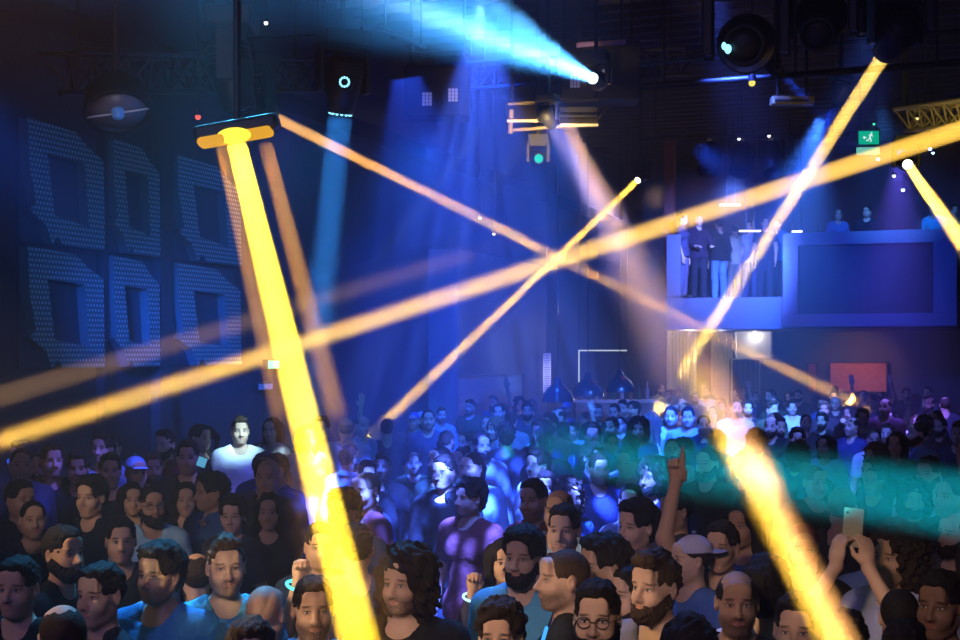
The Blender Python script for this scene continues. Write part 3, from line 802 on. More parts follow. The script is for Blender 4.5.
# ---------------------------------------------------------------- stage lighting
def lamp(kind, p, target, power, color, **kw):
    L = bpy.data.lights.new('lamp_light', kind); L.energy = power; L.color = color
    for k, v in kw.items(): setattr(L, k, v)
    o = bpy.data.objects.new('lamp_light', L); COL.objects.link(o); o.location = p
    o.rotation_euler = (Vector(target) - Vector(p)).to_track_quat('-Z', 'Y').to_euler()
    return o
def wash(p, t, power, color, angle, blend=.6, size=.06, gobo=None):
    if not gobo:                                       # a plain flood: a small disk lamp with a limited spread
        s = math.radians(angle * 1.2)
        return lamp('AREA', p, t, power * (s / 2) ** 2 / 12, color, shape='DISK', size=max(.05, 2 * size), spread=s)
    o = lamp('SPOT', p, t, power, color, spot_size=math.radians(angle), spot_blend=blend, shadow_soft_size=size)
    if gobo:
        o.data.use_nodes = True; nt = o.data.node_tree; em = nt.nodes['Emission']
        tc = nt.nodes.new('ShaderNodeTexCoord'); vo = nt.nodes.new('ShaderNodeTexVoronoi'); vo.inputs['Scale'].default_value = gobo
        mr = nt.nodes.new('ShaderNodeMapRange'); mr.inputs[1].default_value = .28; mr.inputs[2].default_value = .52; mr.inputs[3].default_value = 1.6; mr.inputs[4].default_value = .04; mr.clamp = True
        nt.links.new(tc.outputs['Normal'], vo.inputs['Vector']); nt.links.new(vo.outputs['Distance'], mr.inputs[0]); nt.links.new(mr.outputs[0], em.inputs['Strength'])
    return o

LAST = [None]
SMOKE = []                                                       # (lamp, the smoke cone added in its path)
def beam(a, b, r, spread, power, color, density, r_end, label, fam=None, thin=3.0):
    """a tight lamp beam: a lamp with a narrow spread, and a cone of thicker smoke added along its path"""
    a, b = Vector(a), Vector(b); power *= thin; density /= thin
    own = lamp('AREA', a, b, power, color, shape='DISK', size=2 * r, spread=math.radians(spread))
    dv = b - a; bm = bmesh.new()
    bmesh.ops.create_cone(bm, cap_ends=True, segments=24, radius1=r * 1.04, radius2=r_end, depth=dv.length)
    me = bpy.data.meshes.new('light_shaft'); bm.to_mesh(me); bm.free(); me.materials.append(haze_material('beam_smoke', density))  # denser smoke added only inside the cone, so the beam shows
    o = bpy.data.objects.new('light_shaft', me); COL.objects.link(o)
    o.location = (a + b) / 2; o.rotation_euler = dv.to_track_quat('Z', 'Y').to_euler()
    SMOKE.append((own, o, fam or label)); tag(o, label, 'light shaft', 'light shafts in the smoke', 'thing')
    return o

def drop(mb, p, r=.02):
    mb.cyl(p, (p[0], p[1], CEIL - .02), r, seg=10); return mb

def moving_head(name, c, aim, s, label, lens=None, ring=None, lens_strength=8, group='moving head lamps'):
    """yoke-mounted lamp: pole to the ceiling, base, yoke with two arms, tapered head, lens"""
    c = Vector(c); d = (Vector(aim) - c).normalized()
    r = root(name, c, label, 'stage light', group); LAST[0] = r
    side = d.cross(Vector((0, 0, 1)))
    side = side.normalized() if side.length > .05 else RIGHT.copy()
    q = Quaternion((0, 0, 1), math.atan2(side.y, side.x))
    top = c + Vector((0, 0, .34 * s))
    MB().box(top + Vector((0, 0, .07 * s)), (.42 * s, .34 * s, .14 * s), q, .02 * s).build('base', M_BLACK, r)
    drop(MB(), top + Vector((0, 0, .1 * s)), .022).build('pole', M_BLACK, r)
    y = MB().box(top - Vector((0, 0, .03 * s)), (.46 * s, .14 * s, .05 * s), q, .01)
    for k in (-1, 1): y.box(c + side * k * .22 * s + Vector((0, 0, .13 * s)), (.045 * s, .15 * s, .38 * s), q, .012)
    y.build('yoke', M_BLACK, r)
    hd = MB().lathe(c - d * .26 * s, d, [(0, .0), (0, .12 * s), (.05 * s, .155 * s), (.22 * s, .165 * s), (.40 * s, .13 * s), (.50 * s, .118 * s), (.50 * s, .10 * s), (.46 * s, .09 * s)], 32)
    for k in range(5): hd.lathe(c - d * (.22 - .03 * k) * s, d, [(0, .15 * s), (0, .175 * s), (.012 * s, .175 * s), (.012 * s, .15 * s)], 28)
    ho = hd.build('head', M_BLACK, r, True)
    front = c + d * .205 * s
    le = MB().lathe(front, d, [(0, .098 * s), (.02 * s, .085 * s), (.032 * s, .05 * s), (.036 * s, 0)], 28).build('lens', lens or M_BLACK, r, True)
    if ring:
        rg = MB()
        for k in range(14):
            a = k * 2 * math.pi / 14; u = side * math.cos(a) + d.cross(side) * math.sin(a)
            rg.ball(c + d * .245 * s + u * .095 * s, .014 * s, 8)
        rg.build('led_ring', ring, r, True)
    return c + d * .26 * s, d

def par_can(c, aim, label, hang, s=1.0, lens=None, group='par cans on the balcony bar'):
    c = Vector(c); d = (Vector(aim) - c).normalized()
    r = root('par_can', c, label, 'stage light', group)
    side = d.cross(Vector((0, 0, 1))); side = side.normalized() if side.length > .05 else RIGHT.copy()
    MB().lathe(c - d * .2 * s, d, [(0, 0), (0, .07 * s), (.06 * s, .115 * s), (.40 * s, .12 * s), (.40 * s, .108 * s), (.30 * s, .105 * s)], 28).build('can', M_BLACK, r, True)
    MB().lathe(c + d * .11 * s, d, [(0, .106 * s), (.02 * s, .07 * s), (.03 * s, 0)], 24).build('lens', lens or bpy.data.materials.get('dark_lens') or plain('dark_lens', (.02, .03, .06), .08, .8), r, True)
    t = Vector((c.x, c.y, hang))
    y = MB().tube([c + side * .14 * s, c + side * .14 * s + Vector((0, 0, .24 * s)), c - side * .14 * s + Vector((0, 0, .24 * s)), c - side * .14 * s], .012 * s, 8)
    y.cyl(c + side * .14 * s, c + side * .10 * s, .02).cyl(c - side * .14 * s, c - side * .10 * s, .02)
    y.build('yoke', M_BLACK, r)
    MB().cyl(c + Vector((0, 0, .24 * s)), t, .016).box(t - Vector((0, 0, .02)), (.07, .07, .09)).build('clamp', M_STEEL, r)
    return c + d * .22 * s, d

def truss(p, q, s, label, mat, n, drops=(0.1, .9)):
    """triangular lattice truss between two points, hung from the ceiling"""
    p, q = Vector(p), Vector(q); r = root('truss', p, label, 'truss', 'lighting trusses')
    ax = (q - p).normalized(); sd = ax.cross(Vector((0, 0, 1))).normalized()
    off = [sd * s * .5, -sd * s * .5, Vector((0, 0, -s * .85))]
    MB().cyl(p + off[0], q + off[0], .025).cyl(p + off[1], q + off[1], .025).cyl(p + off[2], q + off[2], .025).build('chord', mat, r)
    b = MB()
    for k in range(n):
        a = p + (q - p) * k / n; c = p + (q - p) * (k + .5) / n; e = p + (q - p) * (k + 1) / n
        for o in off[:2]:
            b.cyl(a + o, c + off[2], .011, seg=8).cyl(c + off[2], e + o, .011, seg=8)
        b.cyl(a + off[0], c + off[1], .011, seg=8).cyl(c + off[1], e + off[0], .011, seg=8)
    b.build('lattice', mat, r)
    for t in drops:
        d_ = MB(); x = p + (q - p) * t
        d_.cyl(x + off[0], (*(x + off[0]).xy, CEIL), .012).cyl(x + off[1], (*(x + off[1]).xy, CEIL), .012); d_.build('hanger', M_BLACK, r)
    return r
M_BROWN = plain('brown_truss_steel', (.32, .24, .12), .5, .4, .3)  # brown steel on the truss, lamp frame and batten
def pipe(p, q, label, r=.03, drops=(.08, .5, .92)):
    p, q = Vector(p), Vector(q); o = root('lighting_pipe', p, label, 'pipe', 'ceiling pipes')
    MB().cyl(p, q, r).build('bar', M_STEEL if False else M_BLACK, o)
    for t in drops:
        x = p + (q - p) * t; MB().cyl(x, (x.x, x.y, CEIL), .012).build('hanger', M_BLACK, o)
    return o

YEL = (1.0, .56, .075); ORA = (1.0, .50, .10); BLU = (.012, .10, 1.0); CYA = (.055, .36, 1.0); TEAL = (.0, .55, .72)
W_YEL = glow('yellow_lens', (1, .78, .25), 5); W_BLU = glow('pale_blue_lens', (.55, .85, 1), 8); W_CYAN = glow('cyan_leds', (.25, .75, 1), 2.2)
W_WHT = glow('white_lens', (1, .93, .7), 5)

# --- the lamps whose beams cross the hall
# A: from the middle of the dark ceiling down to the left-hand crowd
A0, A1 = at(637, 181, 20), at(386, 421, 15.2)
p, d = moving_head('moving_head', A0 - (A1 - A0).normalized() * .14, A1, .52, 'black moving head at the top of the thin yellow beam in mid-hall', W_WHT)
beam(p + d * .03, A1, .046, 1.0, 8, YEL, .15, .16, 'thin yellow beam from mid-hall lamp down to raised hand at left of centre')
# B: from upper right to the back of the crowd
B0, B1 = at(884, 55, 10), at(652, 418, 17.6)
p, d = moving_head('moving_head', B0 - (B1 - B0).normalized() * .22, B1, .8, 'black moving head at the top of the steep yellow beam at right')
beam(p + d * .03, B1, .055, 1.0, 6.2, (1, .62, .12), .15, .22, 'steep yellow beam from upper right down to the back of the crowd')
# C: short bright beam leaving the frame at the right
C0, C1 = at(908, 165, 14), at(1000, 296, 9)
p, d = moving_head('moving_head', C0 - (C1 - C0).normalized() * .15, C1, .56, 'moving head with glowing round lens near the right edge', W_WHT)
beam(p + d * .03, C1, .05, 1.0, 9, YEL, .15, .13, 'short bright yellow beam running out at the right edge')
# D: the long flat beam across the whole picture
D0, D1 = at(1090, 88, 6.6), at(-170, 496, 10.2)
p, d = moving_head('moving_head', D0 - (D1 - D0).normalized() * .22, D1, .8, 'moving head just outside the right edge, feeding the long flat beam')
beam(p + d * .03, D1, .05, 1.0, 8, YEL, .15, .17, 'long flat yellow beam crossing the whole hall from right to lower left')
# E: orange beam from the left lamp to the far right crowd
E0, E1 = at(268, 114, 12), at(872, 412, 24.5)
p, d = moving_head('moving_head', E0 - (E1 - E0).normalized() * .2, E1, .95, 'large black moving head at upper left, source of the thin orange beam')
beam(p + d * .03, E1, .05, 1.0, 5, ORA, .13, .26, 'thin orange beam falling from upper left to the far right crowd', 'ring')
# F: the wide foreground shaft on the left
F0, F1 = at(236, 140, 6.6), at(364, 662, 3.4)
hp = root('flood_lamp', F0 + Vector((0, 0, .06)), 'wide glowing yellow flood lamp at the top of the broad yellow shaft', 'stage light')
fq = Quaternion((0, 0, 1), YAW) @ Quaternion((0, 1, 0), math.radians(-10))
MB().box(F0 + Vector((0, 0, .06)) + FWD * .03, (.42, .14, .08), fq, .02).build('housing', M_BLACK, hp)
MB().box(F0 + Vector((0, 0, .012)) - FWD * .01, (.37, .12, .045), fq, .018).build('lens', glow('flood_lens', (1, .48, .03), .8), hp, True)
MB().ball(F0 + Vector((0, 0, .012)) - FWD * .06, .05, 20, (1.9, .6, .8)).build('hot_spot', glow('flood_core', (1, .82, .05), 1.6), hp, True)
drop(MB(), F0 + Vector((0, 0, .07)) + FWD * .03).build('pole', M_BLACK, hp)
dF = (F1 - F0).normalized()
beam(F0 + dF * .10, F1, .048, 1.0, 9, (.95, .62, .02), .34, .058, 'broad greenish-yellow shaft falling from the flood lamp into the left foreground', 'flood')
beam(F0 - RIGHT * .075 + dF * .10, F0.lerp(F1, .68) - RIGHT * .075, .032, 1.2, .9, (1, .45, .06), .12, .04, 'faint orange shaft along the left side of the broad yellow shaft', 'flood')
beam(F0 + RIGHT * .14 + dF * .10, F0.lerp(F1, .68) + RIGHT * .11, .036, 1.2, 1.1, (1, .45, .06), .12, .045, 'faint orange shaft along the right side of the broad yellow shaft', 'flood')
# G: the bright shaft in the right foreground, thrown from below the frame to the back
G0, G1 = at(856, 690, 2.4), at(684, 358, 19)
beam(G0, G1, .034, 1.6, 1.6, (1, .56, .05), .08, .30, 'bright yellow shaft rising from the right foreground toward the curtains', 'right', 2.0)
beam(G0 + RIGHT * .02, G1 + RIGHT * .30, .036, 2.0, 1.6, (1, .45, .12), .07, .36, 'soft orange shaft beside the bright yellow shaft at right', 'right')
gs = root('floor_lamp', G0, 'floor-stand lamp just below the frame, feeding the bright right-hand shaft', 'stage light')
gd = (G1 - G0).normalized()
MB().lathe(G0 - gd * .30, gd, [(0, 0), (0, .04), (.05, .05), (.26, .05), (.26, .038)], 24).build('head', M_BLACK, gs, True)
MB().cyl((G0 - gd * .2), ((G0 - gd * .2).x, (G0 - gd * .2).y, .03), .02).build('stand', M_BLACK, gs)
MB().cyl(((G0 - gd * .2).x, (G0 - gd * .2).y, 0), ((G0 - gd * .2).x, (G0 - gd * .2).y, .03), .25).build('foot', M_BLACK, gs)
# H: the faint broad beam on the left
beam(at(-130, 436, 8.6), at(470, 254, 19), .085, 1.5, 2.0, (1, .55, .25), .07, .38, 'faint wide orange beam above the long yellow one at left', None, 1.0)

# --- the yellow-lit steel frame with its spot (upper middle)
Z0 = at(505, 131, 14); Z1 = at(596, 127, 13.6)
fr = root('lamp_frame', at(550, 112, 14), 'yellow-lit flat steel lamp frame hanging at upper centre', 'frame')
def P(u, v, d=14): return at(u, v, d)
bq = Quaternion((0, 0, 1), YAW)
MB().box(P(530, 113, 14.5), (.52, .8, .03), bq @ Quaternion((1, 0, 0), math.radians(22))).build('reflector', plain('pale_reflector', (.62, .52, .34), .6), fr)
MB().box(P(578, 121, 14.2), (.40, .4, .03), bq @ Quaternion((1, 0, 0), math.radians(22))).build('reflector', bpy.data.materials['pale_reflector'], fr)
MB().tube([P(508, 104, 14.6), P(598, 99, 14.6)], .02).tube([P(513, 130, 14.2), P(598, 124, 14.2)], .02).tube([P(511, 110, 14.2), P(510, 134, 14.2)], .03).tube([P(596, 122, 14.2), P(608, 106, 14.4)], .012).build('tube', M_BROWN, fr)
g = MB()
for k in range(9): g.cyl(P(557 + 4.6 * k, 108 - .3 * k, 14.1), P(557 + 4.6 * k, 117 - .3 * k, 14.1), .006, seg=6)
g.box(P(576, 110, 14.1), (.44, .05, .05), bq).box(P(576, 116.5, 14.1), (.44, .05, .03), bq).build('grille', M_BLACK, fr)
drop(drop(MB(), P(512, 104, 14.6)), P(596, 99.5, 14.6)).build('hanger', M_BLACK, fr)
lamp('SPOT', P(552, 140, 13.2), P(548, 112, 14.5), 170, (1, .68, .22), spot_size=math.radians(75), spot_blend=.8, shadow_soft_size=.08)
S0 = P(548, 118, 13.6)
p, d = moving_head('spot_lamp', S0, at(700, 380, 17), .48, 'small spot with a bright rim in front of the yellow-lit frame', glow('violet_lens', (.6, .65, 1), 3), W_CYAN)
beam(p + d * .03, at(706, 395, 17.5), .07, 19, 8, (.42, .36, .85), .08, .85, 'wide violet shaft under the yellow-lit frame', 'violet', 1.5)
beam(p + d * .03 + RIGHT * .16, at(694, 400, 17.5), .07, 13, 6, (1, .52, .22), .14, .75, 'dusty orange shaft just right of the violet one', 'violet', 1.5)
# green lens lamp
p, d = moving_head('spot_lamp', at(538, 158, 14.5), at(560, 175, 12), .5, 'small lamp with a green lens below the yellow-lit frame', glow('green_lens', (.02, .75, .45), 1.1))

# --- I: light blue fan from the upper middle
I0 = at(592, 78, 14); I1 = at(372, -28, 9)
p, d = moving_head('moving_head', I0 - (I1 - I0).normalized() * .16, I1, .6, 'moving head with white-hot lens throwing the pale blue fan', W_BLU)
beam(p + d * .03, at(360, -18, 8.6), .06, 9.0, 30, CYA, .055, .62, 'pale blue fan of light at the top centre', 'fan')
beam(p + d * .03, at(420, 10, 9.6), .05, 2.6, 6, (.25, .62, 1), .06, .24, 'bright core running through the pale blue fan', 'fan')
beam(p + d * .03, at(452, -30, 9.6), .05, 2.6, 5, (.10, .48, 1), .06, .24, 'second streak along the upper side of the pale blue fan', 'fan')
# J: blue moving head on the left
J0 = at(343, 86, 12.5)
p, d = moving_head('moving_head', J0, at(322, 300, 13.0), 1.05, 'big moving head with a blue ring and a blue shaft below it', None, W_CYAN)
beam(p + d * .03, at(318, 330, 13.2), .12, 6.5, 14, (.03, .28, 1), .05, .36, 'blue shaft straight down below the ringed moving head', 'ring')
rg = bpy.data.materials['cyan_leds']
ringo = LAST[0]
rb = MB(); cc = at(344.5, 82, 12.24)
for k in range(12):
    a = k * math.pi / 6; rb.ball(cc + RIGHT * math.cos(a) * .042 + Vector((0, 0, math.sin(a) * .042)), .011, 8)
rb.build('led_ring', rg, ringo, True)
MB().lathe(cc + FWD * .12, -FWD, [(0, 0), (0, .07), (.11, .065), (.11, .03)], 24).build('ring_collar', M_BLACK, ringo, True)
# K: clamp lamp upper right with a deep blue shaft
K0 = at(841, 96, 13)
p, d = moving_head('spot_lamp', K0, at(748, 262, 14), .45, 'small yellow-lit clamp lamp beside the steep beam', W_CYAN)
wash(p + d * .03, at(740, 280, 14.5), 30000, (.008, .06, 1), 14, .5, .04)
lamp('SPOT', at(862, 80, 12.2), K0, 6, (1, .75, .1), spot_size=math.radians(14), spot_blend=.6, shadow_soft_size=.03)
# K2: small blue shaft near the led bar
p, d = moving_head('spot_lamp', at(776, 70, 11), at(800, 92, 11), .35, 'tiny spot just above the yellow-lit batten', W_CYAN)
beam(p + d * .02, at(806, 98, 11), .03, 12, 1.5, (.01, .08, 1), .08, .14, 'short blue flare above the yellow-lit batten')
# M: blue shaft along the left edge, over the panels
M0, M1 = at(-150, -10, 7.0), at(216, 372, on_left(216, .2))
wash(M0, M1, 9000, (.01, .12, 1), 16, .6, .08)
# L: teal sheet in front of the right-hand crowd
L0, L1 = at(1190, 536, 3.0), at(540, 446, 11)
beam(L0, L1, .10, 3.6, 3.4, TEAL, .13, .36, 'wide teal shaft lying across the right-hand crowd', 'right', 1.0)
# N: dim blue columns at the back (seen in the haze of the hall)
for (u, v, dd, u2, v2, d2, an, pw, lab) in ((540, 96, 20, 536, 400, 21.5, 9, 9000, 'dark moving head pointing down behind the yellow-lit frame'), (470, 100, 18, 476, 396, 20, 10, 9000, 'dark moving head pointing down left of the yellow-lit frame'),
        (868, 128, 25, 872, 232, 26.5, 20, 3500, 'dark moving head pointing down onto the middle of the screen'), (790, 172, 24, 770, 300, 25, 20, 5000, 'dark moving head pointing down onto the balcony dancers')):
    a, c = at(u, v, dd), at(u2, v2, d2)
    q_, d_ = moving_head('moving_head', a, c, .6, lab, None)
    wash(q_ + d_ * .03, c, pw, BLU, an, .5, .05)
# --- other lamps hung below the ceiling
moving_head('moving_head', at(746, 44, 9), at(720, 60, 6), 1.15, 'large dark moving head with a small white-blue glint at upper right', None)
gl = LAST[0]
MB().ball(at(724, 46, 8.75), .02, 12, (.8, .8, 1.3)).ball(at(728, 49, 8.75), .026, 12, (.9, .8, 1.2)).build('indicator', W_CYAN, gl, True)
MB().cyl(at(725, 47, 8.76), at(738, 47, 8.95), .02).build('indicator_stem', M_BLACK, gl)
moving_head('moving_head', at(820, 24, 9.5), at(800, 120, 8), 1.05, 'dark moving head pointing down between the batten and the steep beam', None)
moving_head('moving_head', at(896, 22, 10), at(890, 140, 8), 1.1, 'dark moving head hanging above the top of the steep beam', None)
moving_head('moving_head', at(232, 78, 10.5), at(262, 200, 10.5), 1.1, 'dark moving head beside the large one at upper left', None)
# round lamp with a spoked face
RL = at(118, 113, 9.2)
rl = root('round_lamp', RL, 'round dark lamp with two pale spokes and a blue hub at upper left', 'stage light')
ax = (-FWD * .45 - Vector((0, 0, .87)) + RIGHT * .20).normalized()
MB().lathe(RL - ax * .26, ax, [(0, 0), (0, .14), (.10, .22), (.24, .235), (.26, .235), (.26, .20), (.2, .19)], 36).build('housing', M_BLACK, rl, True)
MB().lathe(RL - ax * .03, ax, [(0, .205), (.012, .205), (.012, 0)], 36).build('face', plain('grey_face', (.20, .19, .21), .4, .5, .3), rl, True)
sp = MB(); sxv = ax.cross(Vector((0, 0, 1))).normalized(); syv = ax.cross(sxv)
for an in (.35, .35 + math.pi): 
    e = sxv * math.cos(an) + syv * math.sin(an); sp.cyl(RL + e * .04, RL + e * .21, .008, seg=8)
sp.build('spoke', plain('pale_spoke', (.6, .55, .5), .4), rl)
MB().lathe(RL - ax * .02, ax, [(0, .045), (.05, .04), (.06, 0)], 20).build('hub', plain('blue_hub', (.12, .3, .65), .3, .5, emit=(.1, .3, .7), strength=.12), rl, True)
drop(MB(), RL - ax * .2).build('pole', M_BLACK, rl)
lamp('SPOT', at(118, 260, 7.9), RL, 14, (.7, .75, 1), spot_size=math.radians(12), spot_blend=.5, shadow_soft_size=.05)
# par cans on a bar in front of the balcony's back wall
pb0, pb1 = at(640, 139, 20.5), at(850, 134, 19.5)
pipe(pb0, pb1, 'black pipe carrying three par cans in front of the balcony', .035)
for u, a, lab in ((710, 690, 'black par can on the left of the balcony bar'), (742, 725, 'black par can in the middle of the balcony bar'), (771, 790, 'black par can on the right of the balcony bar')):
    t = (u - 640) / 210; c = at(u, 158, 20.5 - t); par_can(c, at(a, 260, 19), lab, (pb0 + (pb1 - pb0) * t).z, 1.35)
# dark pipes and the truss
pipe(at(640, 87, 12), at(965, 62, 11), 'upper dark pipe crossing the ceiling at right')
pipe(at(640, 65, 14), at(965, 30, 12.6), 'thin dark pipe above the others at upper right', .02)
pipe(at(200, 42, 12), at(330, 34, 12.6), 'thin pipe at upper left near the ringed moving head', .015, (.1, .9))
pipe(at(380, 28, 12), at(425, 48, 14), 'short slanting pipe left of the pale blue fan', .018, (.1, .9))
tr = truss(at(905, 110, 14), at(1010, 96, 12.4), .26, 'yellow-lit lattice truss at the right edge', M_BROWN, 8)
lamp('SPOT', at(930, 150, 12.2), at(935, 108, 13.5), 45, (1, .80, .12), spot_size=math.radians(60), spot_blend=.7, shadow_soft_size=.05)
truss(at(470, 66, 17), at(690, 50, 15.6), .34, 'dark lattice truss across the upper middle of the ceiling', M_BLACK, 12)
truss(at(60, 52, 9.5), at(330, 62, 13.5), .34, 'dark lattice truss over the upper left lamps', M_BLACK, 14)
# batten
bt = root('batten_light', at(792, 101, 12), 'flat yellow-lit batten light at upper right', 'stage light')
MB().box(at(792, 101, 12), (.38, .12, .075), bq, .01).build('housing', M_BROWN, bt)
MB().box(at(792, 100.5, 11.93), (.30, .02, .02), bq).build('slot', M_BLACK, bt)
drop(drop(MB(), at(778, 99, 12)), at(806, 99, 12)).build('hanger', M_BLACK, bt)
lamp('SPOT', at(800, 120, 10.6), at(792, 101, 12), 9, (1, .8, .15), spot_size=math.radians(20), spot_blend=.5, shadow_soft_size=.03)
# dark cabinets with pale, faintly glowing grids
def cabinet(u0, u1, v0, v1, d, grids, label):
    c = at((u0 + u1) / 2, (v0 + v1) / 2, d); w = (u1 - u0) * d / FP; h = (v1 - v0) * d / FP
    r = root('speaker_cabinet', c, label, 'speaker', 'hanging speaker cabinets')
    MB().box(c + FWD * .2, (w, .45, h), bq, .02).build('box', M_BLACK, r)
    for gu, gv in grids:
        g = MB(); s = 11 * d / FP
        for i in range(3):
            for j in range(4): g.box(at(gu + (i - 1) * 3.4, gv + (j - 1.5) * 3.4, d - .04), (2.7 * d / FP, .02, 2.7 * d / FP), bq)
        g.build('glow_grid', bpy.data.materials.get('pale_grid') or plain('pale_grid', (.55, .52, .62), .5, emit=(.35, .33, .5), strength=.22), r)
    drop(drop(MB(), at(u0 + 6, (v0 + v1) / 2, d) + FWD * .2), at(u1 - 6, (v0 + v1) / 2, d) + FWD * .2).build('hanger', M_BLACK, r)
cabinet(404, 470, 66, 116, 15, ((427, 99), (453, 95)), 'dark hanging cabinet with two pale grids left of the yellow-lit frame')
cabinet(560, 640, 40, 100, 15.4, ((575, 81), (607, 76)), 'dark hanging cabinet with two pale grids behind the pale blue lamp')
lb = root('lit_batten', at(608, 43, 14.8), 'dim violet batten on the cabinet behind the pale blue lamp', 'stage light')
MB().box(at(601, 43.5, 14.9), (.55, .06, .05), bq @ Quaternion((0, 1, 0), math.radians(-4)), .01).build('housing', plain('violet_batten', (.4, .25, .45), .5), lb)
drop(drop(MB(), at(580, 43.5, 14.9)), at(622, 43.5, 14.9)).build('hanger', M_BLACK, lb)

# small bright pin lights
def pin(u, v, d, r, color, s, label):
    c = at(u, v, d); o = root('pin_light', c, label, 'light', 'pin lights'); key = 'pin_%02d' % len([k for k in bpy.data.materials if k.name.startswith('pin_')])
    MB().ball(c, r, 12).build('bulb', glow(key, color, s), o, True)
    drop(MB().cyl(c + Vector((0, 0, r * .5)), c + Vector((0, 0, r * 2.2)), r * 1.1), c + Vector((0, 0, r)), .006).build('socket', M_BLACK, o)
    return c
pin(198, 117, 10, .022, (.9, .12, .10), 1.2, 'tiny red pin light beside the round lamp at upper left')
c = pin(702, 162, 24, .06, (1, .16, .08), 8, 'glowing red pin light beside the left par can')
lamp('SPOT', c - Vector((0, 0, .10)), c - Vector((0, -.6, 3)), 60, (1, .10, .06), spot_size=math.radians(120), spot_blend=.8, shadow_soft_size=.05)
pin(878, 159, 20, .026, (.7, .85, 1), 5, 'white pin light just below the hanging green exit sign'); pin(894, 176, 21, .026, (.6, .75, 1), 5, 'white pin light between exit sign and the glowing round lens')
pin(903, 190, 22, .03, (.6, .8, 1), 5, 'white pin light above the right part of screen'); pin(930, 149, 16, .022, (.35, .55, 1), 5, 'blue pin light at the right edge below the truss')
pin(933, 153, 16, .018, (.35, .6, 1), 5, 'second blue pin light at the right edge below the truss'); pin(917, 119, 14.5, .022, (1, .8, .3), 2, 'yellow pin light hanging under the lattice truss')
pin(362, 32, 12.5, .018, (.9, 1, .7), 3, 'tiny greenish white pin light above the ringed moving head'); pin(266, 23, 11, .018, (1, .9, .8), 2, 'tiny white pin light at upper left by the thin pipe')
pin(480, 218, 20, .022, (1, .85, .7), 3, 'white pin light on the orange beam left of its crossing'); pin(494, 234, 20, .022, (1, .85, .7), 3, 'second white pin light just under the orange beam')
pin(874, 124, 20, .02, (.05, .8, .4), 2, 'tiny green pin light above the hanging exit sign'); pin(739, 139, 19.6, .022, (.8, .8, 1), 3, 'white pin light on the balcony bar above middle par can')
pin(769, 136, 19.6, .022, (.9, .85, 1), 3, 'white pin light on the balcony bar above right par can'); pin(752, 83, 11.6, .03, (.9, .75, .15), 1.2, 'small yellow pin light under the large dark moving head')
for u, v, dd, L, lab in ((730, 205, 25, .40, 'white strip light over the balcony dancers'), (750, 231, 25.6, .42, 'lower white strip light behind the balcony dancers'), (797, 231.5, 25.4, .20, 'short white strip light at the left end of the screen top')):
    o = root('strip_light', at(u, v, dd), lab, 'light', 'strip lights on the balcony')
    MB().box(at(u, v, dd), (L, .05, .035), bq, .008).build('tube', glow('strip_' + str(u), (.85, .85, 1), 2.6), o)
    drop(drop(MB(), at(u - 4, v - 1, dd)), at(u + 4, v - 1, dd)).build('hanger', M_BLACK, o)
lamp('POINT', at(742, 226, 25.9), (0, 0, 0), 10, (1, .80, .55), shadow_soft_size=.1)  # warm lamp added to light the cream T-shirt
# lamp on the grey cupboard
c = at(755, 333.5, on_back(755, YF - .72)); o = root('cupboard_lamp', c, 'small white lamp shining at the top of the grey wall cupboard', 'lamp')
MB().ball(c, .05, 14).build('bulb', glow('cupboard_bulb', (1, .95, .85), 6), o, True)
MB().box(c + Vector((0, .06, .03)), (.10, .16, .03)).build('bracket', M_STEEL, o)
lamp('POINT', c + Vector((0, -.10, -.06)), (0, 0, 0), 6, (1, .93, .85), shadow_soft_size=.06)
lamp('POINT', at(690, 333, 27.2), (0, 0, 0), 60, (1, .95, .88), shadow_soft_size=.06)  # added lamp without a fixture, brightens the left curtain
lamp('POINT', at(722, 333, 27.2), (0, 0, 0), 10, (.9, .9, 1), shadow_soft_size=.06)  # another added lamp, for the narrow curtain
c = at(858, 352, 27.5); lamp('SPOT', c, at(858, 380, 29.5), 60, (1, .45, .25), spot_size=math.radians(85), spot_blend=.6, shadow_soft_size=.05)
for u, v, dd in ((558, 400, 21.5), (588, 394, 22.5), (620, 390, 23.5)): lamp('POINT', at(u, v, dd) - Vector((0, 0, .02)), (0, 0, 0), 5, (1, .72, .48), shadow_soft_size=.05)

